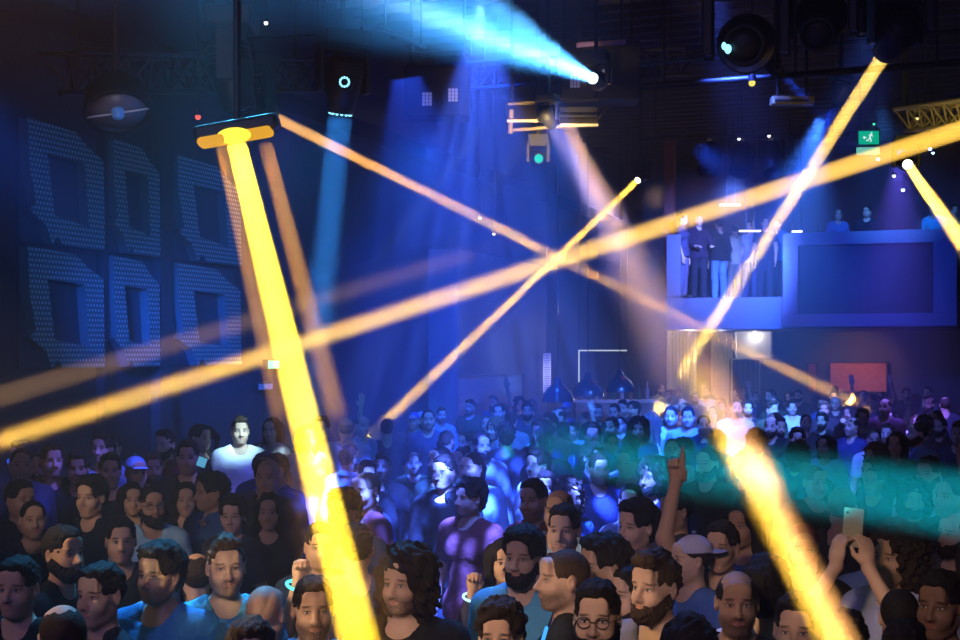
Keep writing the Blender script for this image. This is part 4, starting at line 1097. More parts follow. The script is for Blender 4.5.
# --- washes that light the crowd and the hall
WASH = [
  # crowd centre: patterned blue
  (at(480, 0, 7.0), at(480, 500, 8.8), 22000, (.05, .13, 1), 46, .5, .02, 24),
  (at(400, 40, 9.0), at(470, 460, 11.5), 10000, (.02, .08, 1), 44, .6, .02, 26),
  # far crowd, blue
  (at(820, 120, 15), at(740, 415, 20), 30000, (.04, .18, 1), 34, .7, .06, None),
  (at(560, 100, 13), at(560, 440, 16), 7000, (.02, .14, 1), 48, .7, .06, None),
  (at(900, 150, 17), at(890, 420, 19.5), 12000, (.14, .10, 1), 34, .7, .06, None),
  (at(700, -45, 11), at(840, 440, 14.5), 6000, (.05, .12, 1), 24, .7, .06, None),
  (at(900, -45, 11.5), at(760, 430, 15.5), 6000, (.06, .16, 1), 24, .7, .06, None),
  (at(300, 100, 9), at(150, 470, 10.5), 1200, (.10, .10, .9), 50, .7, .1, 14),
  # cyan-white spot on the left-hand crowd
  (at(480, 130, 9.5), at(241, 437, 12.1), 3600, (.45, .85, 1), 6.0, .5, .03, None),
  (at(540, 120, 9.5), at(314, 438, 12.6), 3200, (.62, .92, 1), 7.0, .5, .03, 60),
  # blue over the left wall and its panels
  (at(330, 150, 7.5), at(120, 260, on_left(120)), 420, (.02, .30, 1), 46, .8, .1, None),
  (at(420, 150, 10), at(330, 330, on_left(330)), 1500, (.01, .16, 1), 50, .8, .1, None),
  (at(420, 130, 14), at(470, 330, on_left(470)), 2600, (.01, .10, 1), 36, .8, .1, None),
  (at(540, 250, 20), at(492, 395, on_left(492)), 700, (.30, .45, 1), 16, .8, .1, None),  # lamp added to brighten the poster
  (at(560, 300, 21), at(548, 375, 25), 1200, (.55, .55, 1), 10, .8, .1, None),  # lamp added to brighten the hanging sign
  # balcony front
  (at(700, 150, 16), at(860, 280, 24), 5000, (.012, .08, 1), 26, .8, .1, None),
  (at(735, 180, 22.5), at(720, 270, 26), 9000, (.10, .20, 1), 50, .8, .1, None),
  (at(880, 110, 21.5), at(895, 212, 25), 2500, (.05, .25, 1), 34, .8, .1, None),
  # the haze of the upper middle
  (at(500, 330, 11), at(520, 60, 15), 300, (.02, .05, 1), 60, .9, .2, None),
  (at(480, 12, 16.2), at(465, 400, 19), 7000, (.006, .06, 1), 48, .9, .2, None),
]
for p_, t_, pw, c_, an, bl, sz, gb in WASH: wash(p_, t_, pw, c_, an, bl, sz, gb)
# warm lamps added out of view, without fixtures, to light the nearest rows
wash((-5.8, 1.6, 4.0), at(215, 565, 5.4), 1500, (1, .72, .38), 34, .8, .12, 5)
wash((-1.2, -1.0, 4.6), at(590, 600, 5.2), 480, (1, .70, .38), 32, .8, .2, 6)
for u_, v_, d_, pw in ((228, 560, 5.5, 1700), (405, 578, 5.6, 1300), (168, 572, 5.4, 600), (658, 580, 5.2, 900), (312, 606, 4.9, 1300), (597, 610, 4.7, 900), (800, 625, 4.6, 500), (93, 500, 8, 900), (152, 505, 7.4, 700)):  # narrow lamps added to brighten single faces
    wash((-3.6, -.4, 4.0) if u_ < 500 else (-1.6, -1.2, 4.4), at(u_, v_, d_), pw, (1, .76, .42), 6.5, .8, .05)
wash((-2.0, -3.5, 6.0), at(480, 540, 7), 700, (.42, .32, 1), 70, .8, .4)  # violet fill added from behind the camera
wash(at(215, -120, 7.2), at(195, 600, 5.1), 2300, (.05, .45, 1), 34, .8, .1)
wash(at(560, -160, 7.4), at(525, 590, 5.2), 1500, (.03, .24, 1), 30, .8, .1)
wash(at(-160, 60, 5.5), at(60, -30, 7), 260, (1, .45, .2), 50, .8, .1)

def keep_off(lights, smoke, name):
    c = bpy.data.collections.new(name)
    for o in smoke: c.objects.link(o)
    for it in c.collection_objects: it.light_linking.link_state = 'EXCLUDE'
    for l in lights: l.light_linking.receiver_collection = c
# the thick smoke of a shaft is lit by its own lamp; every other lamp still lights the haze, the people and the hall
own = [l for l, o, f in SMOKE]
keep_off([o for o in COL.objects if o.type == 'LIGHT' and o not in own], [o for l, o, f in SMOKE], 'smoke_of_shafts')
for l, o, f in SMOKE: keep_off([l], [x for k, x, g in SMOKE if g != f], 'other_smoke')
# ---------------------------------------------------------------- people
M_SKIN = skin_material(); M_HAIR = tint_material('hair', .5, 'hair'); M_CLOTH = tint_material('cloth', .9, 'cloth'); M_MOTTLE = tint_material('mottled_cloth', .9, 'mottled')
M_SPEC = plain('spectacle_frame', (.02, .02, .02), .3, .5)
LIGHT, FAIR, MID, TAN, DARK = (.58, .38, .29), (.51, .325, .235), (.43, .265, .18), (.34, .20, .13), (.16, .09, .055)
BLK, DBR, BRN, LBR, GRY = (.010, .008, .007), (.026, .016, .011), (.055, .032, .018), (.12, .075, .04), (.25, .24, .23)

BODY = {  # pose of the two arms (person's right, left), twist of the shoulders, head, woman
    'm0': (('down', 'down'), 0.0, 'm0', False), 'm1': (('down', 'down'), .38, 'm1', False), 'm2': (('down', 'down'), -.38, 'm2', False),
    'w0': (('down', 'down'), .12, 'f0', True), 'w1': (('down', 'down'), -.35, 'f0', True),
    'point': (('point', 'down'), .15, 'm2', False), 'phone': (('phone', 'phone'), 0, 'm0', False), 'fist': (('fist', 'down'), .25, 'm1', False),
    'wfist': (('fist', 'down'), 0, 'f0', True), 'chin': (('down', 'chin'), .1, 'm1', False), 'hands_up': (('up', 'up'), 0, 'm0', False), 'one_up': (('down', 'up'), 0, 'm2', False),
    'rail': (('rail', 'rail'), 0, 'm0', False), 'wrail': (('rail', 'down'), .2, 'f0', True),
}
_mesh = {}
def cached(key, fn, mat):
    if key not in _mesh:
        me = fn(); me.materials.append(mat); _mesh[key] = me
        n = len(me.vertices); P = np.empty(n * 3, dtype=np.float32); me.vertices.foreach_get('co', P); P = P.reshape(-1, 3)
        if P[:, 2].max() > 1.55:                       # the head a little smaller on the neck
            r = np.hypot(P[:, 0], P[:, 1] - HEAD_C[1])
            w = np.clip((P[:, 2] - 1.44) / .05, 0, 1) * np.clip((.205 - r) / .03, 0, 1)
            if key[0] == 't': w *= 0
            c = np.array(HEAD_C, dtype=np.float32)
            P[:] = P + (c + (P - c) * HEAD_S - P) * w[:, None]
            me.vertices.foreach_set('co', np.ascontiguousarray(P).ravel()); me.update()
    return _mesh[key]
def body_mesh(b): return cached(('b', b), lambda: make_body('body', *BODY[b][:2], BODY[b][2], BODY[b][3]), M_SKIN)
def top_mesh(b, kind):
    p, tw, hd, fem = BODY[b]
    fn = {'tee': lambda: make_shirt('t_shirt', p, tw, fem, .55), 'long': lambda: make_shirt('long_sleeve_shirt', p, tw, fem, 1.5), 'collar': lambda: make_shirt('collared_shirt', p, tw, fem, 1.5, True),
          'tank': lambda: make_shirt('tank_top', p, tw, fem, .12, False, .02), 'mottled': lambda: make_shirt('t_shirt', p, tw, fem, .55)}[kind]
    return cached(('t', b, kind), fn, M_MOTTLE if kind == 'mottled' else M_CLOTH)
def hair_mesh(k, s): return cached(('h', k, s), lambda: make_hair('hair', k, s), M_HAIR)
def beard_mesh(hd, big): return cached(('bd', hd, big), lambda: make_beard('beard', hd, .011 if big else .006), M_HAIR)
def cap_mesh(back): return cached(('cap', back), lambda: make_cap('cap', back), M_CLOTH)
def trouser_mesh(): return cached('trousers', lambda: make_trousers('trousers'), M_CLOTH)
def glasses_mesh():
    def fn():
        mb = MB()
        for s in (-1, 1):
            pts = [Vector((s * .033 + .024 * math.cos(a), -.1045 + .004 * abs(math.cos(a)), 1.638 + .019 * math.sin(a))) for a in [k * math.pi / 9 for k in range(19)]]
            mb.tube(pts, .0022, 6)
            mb.tube([Vector((s * .057, -.100, 1.642)), Vector((s * .082, -.04, 1.642)), Vector((s * .084, .015, 1.640))], .002, 6)
        mb.tube([Vector((-.010, -.112, 1.642)), Vector((.010, -.112, 1.642))], .0022, 6)
        me = bpy.data.meshes.new('glasses'); mb.bm.to_mesh(me); mb.bm.free(); return me
    return cached('glasses', fn, M_SPEC)

def child(name, me, parent, color):
    o = bpy.data.objects.new(name, me); COL.objects.link(o); o.parent = parent; o.color = color; return o

TOPNAME = {'tee': 't_shirt', 'long': 'long_sleeve_shirt', 'collar': 'collared_shirt', 'tank': 'tank_top', 'mottled': 't_shirt'}
def person(loc, rz, scale, b, hair, hcol, beard, top, tcol, skin, label, group=None, stubble=.25, glasses=False, cap=None, pants=(.02, .022, .03), lean=0.0):
    p = root('person', loc, label, 'person', group); p.rotation_euler = (random.uniform(-.03, .03) * lean, random.uniform(-.05, .05) * lean, rz); p.scale = (scale,) * 3
    fem = BODY[b][3]
    child('body', body_mesh(b), p, (*skin, 0 if fem else stubble))
    child(TOPNAME[top], top_mesh(b, top), p, (*tcol, 1)); child('trousers', trouser_mesh(), p, (*pants, 1))
    if hair: child('hair', hair_mesh(*hair), p, (*hcol, 1))
    if beard: child('beard', beard_mesh(BODY[b][2], beard == 'big'), p, (*hcol, 1))
    if glasses: child('glasses', glasses_mesh(), p, (0, 0, 0, 1))
    if cap: child('cap', cap_mesh(cap[0]), p, (*cap[1], 1))
    return p

def face_yaw(u): return YAW + math.atan((480 - u) / FP)
def place(u, v, ze): return FP * (EYE - ze) / (v - HOR)

HEROES = []
# u, v (row of the eyes), eye height, turn (+ = to the picture's right), body, hair, hair colour, beard, top, colour, skin, label, options
def H(u, v, ze, turn, b, hair, hcol, beard, top, tcol, skin, label, **kw):
    if v > 480: ze -= .05
    HEROES.append((u, v, ze, turn, b, hair, hcol, beard, top, tcol, skin, label, kw))
R = math.radians
# front rows, left
H(226, 562, 1.70, R(6), 'm0', ('quiff', 1), BRN, None, 'mottled', (.16, .62, .78), FAIR, 'person in pale cyan mottled T-shirt facing the camera in the left foreground', stubble=.55)
H(160, 570, 1.68, R(-38), 'm1', ('thick', 1), BLK, None, 'tee', (.05, .22, .50), MID, 'person in plain mid-blue T-shirt looking down to the left, left foreground', stubble=.4)
H(101, 590, 1.66, R(-42), 'm2', ('short', 2), BLK, None, 'tee', (.02, .02, .03), FAIR, 'person in black top turned left, just left of the plain blue T-shirt')
H(152, 502, 1.66, R(12), 'm0', ('pony', 1), DBR, 'big', 'tee', (.34, .58, .78), MID, 'person with glasses in pale blue-white T-shirt, behind the plain blue T-shirt', glasses=True)
H(91, 494, 1.70, R(-30), 'm2', ('thick', 2), BLK, None, 'tee', (.015, .015, .02), FAIR, 'person in black T-shirt looking left with chin raised, left of the pale T-shirt with glasses', stubble=.1)
H(63, 549, 1.68, R(40), 'm1', ('short', 1), BLK, 'big', 'tee', (.02, .015, .015), TAN, 'person in dark top turned to the right, in the left foreground by the edge')
H(233, 513, 1.60, R(-12), 'w1', ('thick', 3), DBR, None, 'tee', (.03, .03, .05), LIGHT, 'person in dark T-shirt smiling behind the pale cyan mottled T-shirt')
H(121, 537, 1.63, R(2), 'm0', ('short', 3), BLK, None, 'tee', (.02, .02, .03), FAIR, 'person in black T-shirt facing forward, between black chin-raised and plain blue T-shirt people')
H(18, 583, 1.66, R(-25), 'm0', ('short', 2), BLK, None, 'tee', (.012, .012, .015), FAIR, 'person in black facing left at the very left edge of the foreground')
H(62, 632, 1.66, R(190), 'm1', ('receding', 1), BRN, None, 'tee', (.012, .012, .015), LIGHT, 'person in black with head bowed at bottom left, in front of the others')
H(250, 650, 1.56, R(-5), 'w0', ('thick', 4), BRN, None, 'tee', (.03, .03, .04), LIGHT, 'person cut by the bottom edge, below the pale cyan mottled T-shirt')
H(313, 604, 1.64, R(5), 'm2', ('short', 1), BLK, None, 'tee', (.10, .22, .42), MID, 'person in blue T-shirt at bottom edge, just left of the broad yellow shaft', stubble=.9)
H(266, 608, 1.60, R(160), 'm0', None, DBR, None, 'tee', (.02, .02, .03), MID, 'person in black turned away, right of the pale cyan mottled T-shirt')
H(186, 497, 1.60, R(0), 'w0', ('long', 1), BLK, None, 'tee', (.01, .01, .015), FAIR, 'person in black top facing forward, right of the pale T-shirt with glasses')
H(132, 497, 1.58, R(8), 'w1', ('long', 2), BLK, None, 'tee', (.02, .01, .02), FAIR, 'person in dark top squeezed just left of the pale T-shirt with glasses')
H(211, 490, 1.68, R(-68), 'm1', ('thick', 2), BLK, None, 'collar', (.03, .07, .20), TAN, 'person in dark blue shirt in left profile, behind the smiling person')
H(268, 474, 1.72, R(-15), 'm0', None, BLK, None, 'tee', (.02, .02, .03), MID, 'person in black with shaved head, left of the broad yellow shaft')
H(269, 509, 1.60, R(-5), 'w0', ('long', 3), BLK, None, 'tee', (.015, .012, .02), MID, 'person in dark top right of the smiling person')
H(320, 543, 1.62, R(6), 'fist', ('short', 4), BLK, None, 'tee', (.02, .03, .05), MID, 'person in dark T-shirt wearing a glowing cyan band, by the broad yellow shaft')
H(33, 516, 1.62, R(8), 'm0', ('buzz', 1), BLK, None, 'tee', (.02, .015, .02), MID, 'person in black behind the dark-topped bearded person at the left edge')
H(20, 497, 1.68, R(35), 'm1', ('short', 3), BLK, None, 'tee', (.03, .015, .015), MID, 'person in dark red top turned right near the left edge')
H(188, 455, 1.74, R(-8), 'm0', ('short', 1), DBR, None, 'tee', (.02, .02, .03), FAIR, 'person in black T-shirt standing tall above the left group, by the glowing phone')
H(110, 468, 1.68, R(3), 'm2', ('short', 2), BLK, None, 'tee', (.02, .02, .03), FAIR, 'person in black T-shirt facing forward, left of the pale blue cap')
H(136, 470, 1.64, R(20), 'm0', None, BLK, None, 'tee', (.02, .02, .04), MID, 'person in pale blue cap in the left middle of the crowd', cap=(False, (.20, .42, .70)))
H(21, 462, 1.72, R(4), 'm1', ('buzz', 2), DBR, None, 'collar', (.12, .15, .35), FAIR, 'person in blue shirt at far left below the long yellow beam')
H(52, 458, 1.72, R(12), 'm0', ('short', 1), BLK, None, 'tee', (.02, .02, .03), FAIR, 'person in black below the long yellow beam, second from the left edge')
H(78, 466, 1.66, R(-5), 'm2', ('thick', 1), BLK, None, 'tee', (.02, .02, .03), MID, 'person in black below the long yellow beam, third from the left edge')
H(200, 436, 1.72, R(50), 'm2', ('short', 3), BLK, None, 'tee', (.02, .02, .03), FAIR, 'person in black looking right toward the white-lit T-shirt')
# middle
H(405, 578, 1.70, R(-30), 'm1', ('curly', 1), DBR, None, 'tee', (.010, .010, .012), FAIR, 'person in black T-shirt with loose shoulder-length curls, foreground right of broad yellow shaft', stubble=.9)
H(523, 553, 1.70, R(-20), 'm0', ('thick', 2), BLK, 'short', 'tee', (.10, .36, .62), FAIR, 'person in light blue T-shirt in the middle of the foreground')
H(563, 574, 1.70, R(-72), 'm2', ('buzz', 1), BRN, None, 'tee', (.012, .012, .014), FAIR, 'person in black in left profile, right of the light blue T-shirt', stubble=.9)
H(597, 612, 1.70, R(-8), 'm0', ('short', 1), BLK, 'big', 'tee', (.03, .03, .05), FAIR, 'person with dark-rimmed glasses looking down at the bottom edge', glasses=True)
H(500, 631, 1.62, R(-10), 'm2', ('thick', 5), DBR, None, 'tee', (.03, .03, .06), FAIR, 'person in dark top with bowed head at the bottom edge, below the light blue T-shirt')
H(564, 526, 1.72, R(-14), 'm2', ('short', 2), DBR, None, 'tee', (.05, .03, .05), LIGHT, 'person with reddish-lit face above the black left-profile person')
H(603, 562, 1.70, R(-60), 'm1', ('thick', 3), BLK, None, 'tee', (.02, .015, .02), FAIR, 'person in dark top in left profile, behind the one with dark-rimmed glasses')
H(632, 590, 1.60, R(-55), 'w1', ('short', 3), BLK, None, 'tee', (.05, .03, .07), LIGHT, 'person in dark purple top half hidden right of the dark-rimmed glasses')
H(637, 523, 1.72, R(-45), 'm2', ('thick', 1), BLK, None, 'tee', (.02, .02, .03), LIGHT, 'person in black facing left, above the grey T-shirt')
H(504, 558, 1.54, R(8), 'wfist', ('long', 2), BLK, None, 'long', (.03, .03, .06), MID, 'person in dark sleeves raising a fist with a glowing white band')
H(356, 545, 1.66, R(190), 'm0', ('short', 4), BLK, None, 'tee', (.03, .03, .08), MID, 'person turned away just right of the broad yellow shaft, in dark navy')
# right
H(656, 582, 1.72, R(-40), 'm0', ('quiff', 2), BRN, 'short', 'tee', (.16, .15, .20), FAIR, 'person in grey T-shirt turned left in the right foreground')
H(737, 597, 1.68, R(3), 'm2', ('receding', 2), BLK, None, 'tee', (.015, .015, .018), TAN, 'person in black facing forward, right of the grey T-shirt', stubble=.9)
H(691, 556, 1.62, R(-70), 'm1', ('buzz', 2), BLK, None, 'tee', (.06, .13, .38), FAIR, 'person in pale patterned cap and blue T-shirt behind the grey T-shirt', cap=(True, (.40, .38, .62)))
H(676, 508, 1.68, R(-60), 'm2', ('buzz', 3), BLK, None, 'tee', (.03, .03, .06), MID, 'person in dark top in left profile under the teal shaft')
H(722, 543, 1.66, R(-20), 'point', ('short', 3), BLK, None, 'tee', (.02, .015, .03), MID, 'person in dark T-shirt raising one arm with finger pointing up')
H(797, 624, 1.66, R(-6), 'm0', ('short', 4), BLK, None, 'tee', (.03, .03, .03), FAIR, 'person at bottom edge right under the bright yellow shaft')
H(803, 545, 1.66, R(6), 'm0', None, DBR, 'short', 'tee', (.02, .02, .02), TAN, 'person in dark red cap just right of the bright yellow shaft', cap=(False, (.22, .08, .06)))
H(845, 640, 1.53, R(176), 'phone', ('thick', 4), BLK, None, 'tee', (.012, .012, .014), FAIR, 'person in black holding up a phone with both hands, right foreground')
H(896, 553, 1.72, R(-40), 'm1', ('curly', 2), DBR, None, 'collar', (.30, .32, .50), MID, 'person in pale collared shirt at the right, behind the raised phone')
H(768, 587, 1.66, R(165), 'm1', ('thick', 5), BLK, None, 'tee', (.42, .42, .62), FAIR, 'person in white T-shirt turned away, half behind the bright yellow shaft')
H(940, 600, 1.68, R(-20), 'm2', ('short', 1), BLK, None, 'tee', (.015, .012, .014), DARK, 'person in black in the right bottom corner')
H(900, 612, 1.60, R(178), 'm0', ('buzz', 1), BLK, None, 'tee', (.015, .012, .014), MID, 'person in black with shaved head turned away, in front of the pale collared shirt')
H(905, 650, 1.60, R(170), 'm2', ('short', 2), BLK, None, 'tee', (.012, .012, .014), MID, 'person in black turned away at the bottom edge, right of the bright yellow shaft')
H(690, 640, 1.58, R(175), 'w0', ('long', 1), BLK, None, 'tee', (.02, .02, .03), MID, 'person turned away at the bottom edge between grey T-shirt and black top')
# lit people further back
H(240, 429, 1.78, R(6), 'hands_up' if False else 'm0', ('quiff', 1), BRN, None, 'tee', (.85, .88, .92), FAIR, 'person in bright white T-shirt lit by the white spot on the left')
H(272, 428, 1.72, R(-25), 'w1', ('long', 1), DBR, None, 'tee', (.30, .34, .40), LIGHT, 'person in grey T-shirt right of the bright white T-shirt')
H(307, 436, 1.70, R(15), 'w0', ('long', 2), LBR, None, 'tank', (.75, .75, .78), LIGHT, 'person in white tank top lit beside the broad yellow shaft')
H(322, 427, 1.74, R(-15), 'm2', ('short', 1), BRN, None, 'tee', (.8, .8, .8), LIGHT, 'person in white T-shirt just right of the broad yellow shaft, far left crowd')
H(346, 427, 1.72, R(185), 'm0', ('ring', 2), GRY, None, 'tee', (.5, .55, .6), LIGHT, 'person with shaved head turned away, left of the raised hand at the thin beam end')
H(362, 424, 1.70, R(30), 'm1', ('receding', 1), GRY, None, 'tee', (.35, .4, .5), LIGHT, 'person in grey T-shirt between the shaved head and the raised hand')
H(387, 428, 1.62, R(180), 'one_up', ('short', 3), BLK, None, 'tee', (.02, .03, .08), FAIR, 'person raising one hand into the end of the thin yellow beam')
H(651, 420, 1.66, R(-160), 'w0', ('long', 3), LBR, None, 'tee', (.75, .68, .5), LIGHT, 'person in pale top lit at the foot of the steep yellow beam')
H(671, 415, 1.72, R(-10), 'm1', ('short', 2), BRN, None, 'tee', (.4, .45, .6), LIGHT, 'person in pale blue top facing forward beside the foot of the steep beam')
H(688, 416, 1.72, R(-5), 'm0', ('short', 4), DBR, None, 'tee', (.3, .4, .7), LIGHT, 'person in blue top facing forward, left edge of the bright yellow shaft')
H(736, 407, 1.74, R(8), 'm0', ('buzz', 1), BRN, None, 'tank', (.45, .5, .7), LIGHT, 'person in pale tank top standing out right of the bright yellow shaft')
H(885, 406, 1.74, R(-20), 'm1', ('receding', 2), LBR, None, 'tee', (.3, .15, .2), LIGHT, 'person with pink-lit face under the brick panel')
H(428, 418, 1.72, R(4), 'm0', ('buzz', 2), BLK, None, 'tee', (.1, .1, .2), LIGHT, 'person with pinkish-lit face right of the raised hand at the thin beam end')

taken = []          # (x, y)
heads = []          # u, v, d of the protected faces
for (u, v, ze, turn, b, hair, hcol, beard, top, tcol, skin, label, kw) in HEROES:
    d = place(u, v, ze); P_ = at(u, v, d)
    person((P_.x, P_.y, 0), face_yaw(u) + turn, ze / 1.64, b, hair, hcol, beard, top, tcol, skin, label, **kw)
    taken.append((P_.x, P_.y)); heads.append((u, v, d, label))

# held and worn lights, phones
def glow_band(u, v, d, r, t, color, s, label, tilt, arc=1.0):
    c = at(u, v, d); n = max(6, int(26 * arc))
    pts = []
    for k in range(n + 1):
        a = 2 * math.pi * arc * k / n
        p = RIGHT * math.cos(a) * r + Vector((0, 0, 1)) * math.sin(a) * r * math.cos(tilt) + FWD * math.sin(a) * r * math.sin(tilt)
        pts.append(c + p)
    o = MB().tube(pts, t, 8).build('glow_band', glow('band_' + label[:6], color, s), None, True, origin=c); tag(o, label, 'glow band', 'glow bands in the crowd'); return o
def wrist_band(start, r, t, color, s, label):
    p = next(o for o in COL.objects if o.get('label', '').startswith(start))
    key = 'wfist' if 'fist' in start else 'fist'
    (pts, dd, nn, sh) = arm_pts(-1, BODY[key][0][0], BODY[key][1], BODY[key][3])
    M_ = Matrix.Translation(p.location) @ Matrix.Rotation(p.rotation_euler.z, 4, 'Z') @ Matrix.Scale(p.scale.x, 4)
    e, w_ = Vector(pts[1]), Vector(pts[2]); ax = (w_ - e).normalized(); c = w_ - ax * .02
    q = ax.to_track_quat('Z', 'Y'); loop = [M_ @ (c + q @ Vector((r * math.cos(k * math.pi / 13), r * math.sin(k * math.pi / 13), 0))) for k in range(27)]
    C_ = M_ @ c
    o = MB().tube(loop, t, 8).build('glow_band', glow('band_glow_' + key, color, s), None, True, origin=C_); tag(o, label, 'glow band', 'glow bands in the crowd')
wrist_band('person in dark T-shirt wearing a glowing cyan', .052, .0075, (.12, .95, .85), 1.7, 'cyan glowing band on a raised wrist beside the broad yellow shaft')
wrist_band('person in dark sleeves raising a fist', .045, .006, (.45, .8, 1), 1.8, 'white-blue glowing band on a raised wrist in the middle foreground')
def stick(p, q, r, color, s, label):
    p, q = Vector(p), Vector(q); o = MB().cyl(p, q, r, seg=12).ball(p, r, 10).ball(q, r, 10).build('glow_stick', glow('stick_%d' % len(bpy.data.materials), color, s), None, True, origin=(p + q) / 2)
    tag(o, label, 'glow stick', 'glow sticks in the crowd')
stick(at(543, 640, 4.35), at(546.5, 628, 4.35), .006, (.05, .35, 1), 1.5, 'short blue glow stick at the bottom edge in the middle')
stick(at(9, 461, 10.6), at(14, 471, 10.6), .018, (.04, .10, .9), .9, 'blue glow stick at the left edge below the long yellow beam')
stick(at(27, 480, 9.8), at(29, 487, 9.8), .014, (.05, .10, .8), .8, 'second blue glow stick a little lower at the left edge')
def phone(c, yaw, w, h, lit, label, tilt=0.0):
    o = root('phone', c, label, 'phone', 'phones held up in the crowd'); q = Quaternion((0, 0, 1), yaw) @ Quaternion((0, 1, 0), tilt)
    MB().box(c, (w, .010, h), q, .004).build('case', plain('phone_case_%d' % len(bpy.data.materials), (.32, .28, .18) if not lit else (.03, .03, .04), .5), o)
    if lit: MB().box(c + q @ Vector((0, -.0065, 0)), (w * .88, .002, h * .86), q).build('display', glow('phone_glow_%d' % len(bpy.data.materials), (.12, .48, .80), .75), o)
    else:
        MB().ball(c + q @ Vector((-w * .3, -.0065, h * .38)), .006, 10, (1, .4, 1)).build('camera_lens', M_BLACK, o)
        MB().box(c + q @ Vector((0, .006, 0)), (w * .88, .002, h * .86), q).build('display', glow('phone_glow_%d' % len(bpy.data.materials), (.4, .5, .6), .3), o)
PH = at(851, 549, place(845, 612, 1.48) + .36)
phone(at(202, 462, 9.0), YAW, .068, .075, True, 'small pale blue lit phone held up in the left crowd', R(20))

# the rest of the crowd, scattered at the density of the photograph
rnd = random.Random(11)
def hidden_by(u, d, ze):
    """would a head at column u and depth d hide one of the faces picked out above?"""
    vt = HOR + FP * (EYE - ze - .13) / d; vs_ = HOR + FP * (EYE - ze + .22) / d
    for hu, hv, hd, _ in heads:
        if hd <= d + .05: continue
        chin = hv + .15 * FP / hd; fw = .085 * FP / hd
        if abs(u - hu) < .11 * FP / d + fw and vt < chin: return True
        if abs(u - hu) < .25 * FP / d + fw and vs_ < chin: return True
    return False
TCOL = [((.015, .015, .018), 'black'), ((.02, .022, .03), 'black'), ((.014, .014, .016), 'black'), ((.03, .04, .12), 'navy'), ((.05, .05, .06), 'dark grey'), ((.04, .10, .30), 'blue'), ((.16, .16, .18), 'grey'), ((.55, .55, .60), 'white'), ((.22, .34, .55), 'pale blue'), ((.14, .03, .03), 'dark red'), ((.05, .06, .03), 'olive')]
HAIRS = [('short', 1), ('short', 2), ('short', 3), ('short', 4), ('thick', 1), ('thick', 2), ('thick', 3), ('quiff', 1), ('quiff', 2), ('buzz', 1), ('buzz', 2), ('receding', 1), ('thick', 4), ('pony', 1), ('curly', 1)]
WHAIRS = [('long', 1), ('long', 2), ('long', 3), ('pony', 1), ('bun', 1), ('curly', 2)]
LANDMARKS = [('the tall white sign', 547, 372), ('the left pendant lamp', 558, 390), ('the brick panel', 860, 374), ('the pale curtain', 681, 360), ('the coats on the rail', 745, 372), ('the poster', 490, 390), ('the low exit sign', 271, 366), ('the right edge', 950, 400), ('the lower wall panels', 60, 350)]
SHORT = {}
for hu, hv, hd, lab in heads: SHORT[lab] = (hu, hv)
cells = []
tries = 0
want = 300 - len(HEROES) - 11
fill = []
while len(fill) < want and tries < 60000:
    tries += 1
    d = 4.5 + 24.0 * rnd.random() ** 1.25
    u = rnd.uniform(-25, 985); ze = rnd.gauss(1.63, .055); ze = min(1.76, max(1.5, ze))
    P_ = at(u, HOR, d)
    if P_.x < XL + .75 or P_.y > YF - 1.3 or P_.x > 8: continue
    if P_.x > -4.0 and False: continue
    if d < 8.2 and 425 < u < 505: continue
    if d > 20.8 and 535 < u < 660: continue                            # the bar
    gap = .47 + .016 * d
    if any((P_.x - x) ** 2 + (P_.y - y) ** 2 < gap * gap for x, y in taken): continue
    if hidden_by(u, d, ze): continue
    taken.append((P_.x, P_.y)); fill.append((u, d, ze))
fill.sort(key=lambda f: f[1])
used_labels = {}
made = []
for u, d, ze in fill:
    fem = rnd.random() < .28
    r_ = rnd.random()
    if fem: b = rnd.choice(['w0', 'w1'])
    else: b = rnd.choice(['m0', 'm1', 'm2'])
    pose = ''
    if d > 8 and r_ < .03: b, pose = 'one_up', 'with one hand raised'
    elif d > 9 and r_ < .045: b, pose = 'hands_up', 'with both hands raised'
    fem = BODY[b][3]
    tr = rnd.random()
    if tr < .13: turn = math.pi + rnd.uniform(-.6, .6); face = 'turned away'
    else:
        turn = rnd.gauss(-.30, .5)
        face = 'facing left' if turn < -.45 else 'facing right' if turn > .35 else 'facing forward'
    tc, tn = rnd.choice(TCOL)
    top = rnd.choice(['tee', 'tee', 'tee', 'long', 'collar'] if not fem else ['tee', 'tank', 'tank', 'long'])
    if pose: top = 'tee'
    hair = rnd.choice(WHAIRS if fem else HAIRS); hc = rnd.choice([BLK, BLK, BLK, DBR, DBR, BRN, LBR] if d > 7 else [BLK, DBR])
    sk = rnd.choice([LIGHT, FAIR, FAIR, MID, TAN]); bd = None if fem else rnd.choice([None, None, None, 'short', 'big'])
    cp = None
    if not fem and rnd.random() < .05: cp = (rnd.random() < .4, rnd.choice([(.02, .02, .03), (.05, .10, .3), (.35, .36, .4)])); hair = None
    ze_ = ze * (.955 if fem else 1)
    v = HOR + FP * (EYE - ze_) / d
    garment = {'tee': 'T-shirt', 'long': 'long-sleeved top', 'collar': 'collared shirt', 'tank': 'sleeveless top', 'mottled': 'T-shirt'}[top]
    desc = 'person in %s %s%s %s' % (tn, garment, ' and cap' if cp else '', pose or face)
    made.append([u, v, d, desc, (b, hair, hc, bd, top, tc, sk, turn, ze_, cp)])
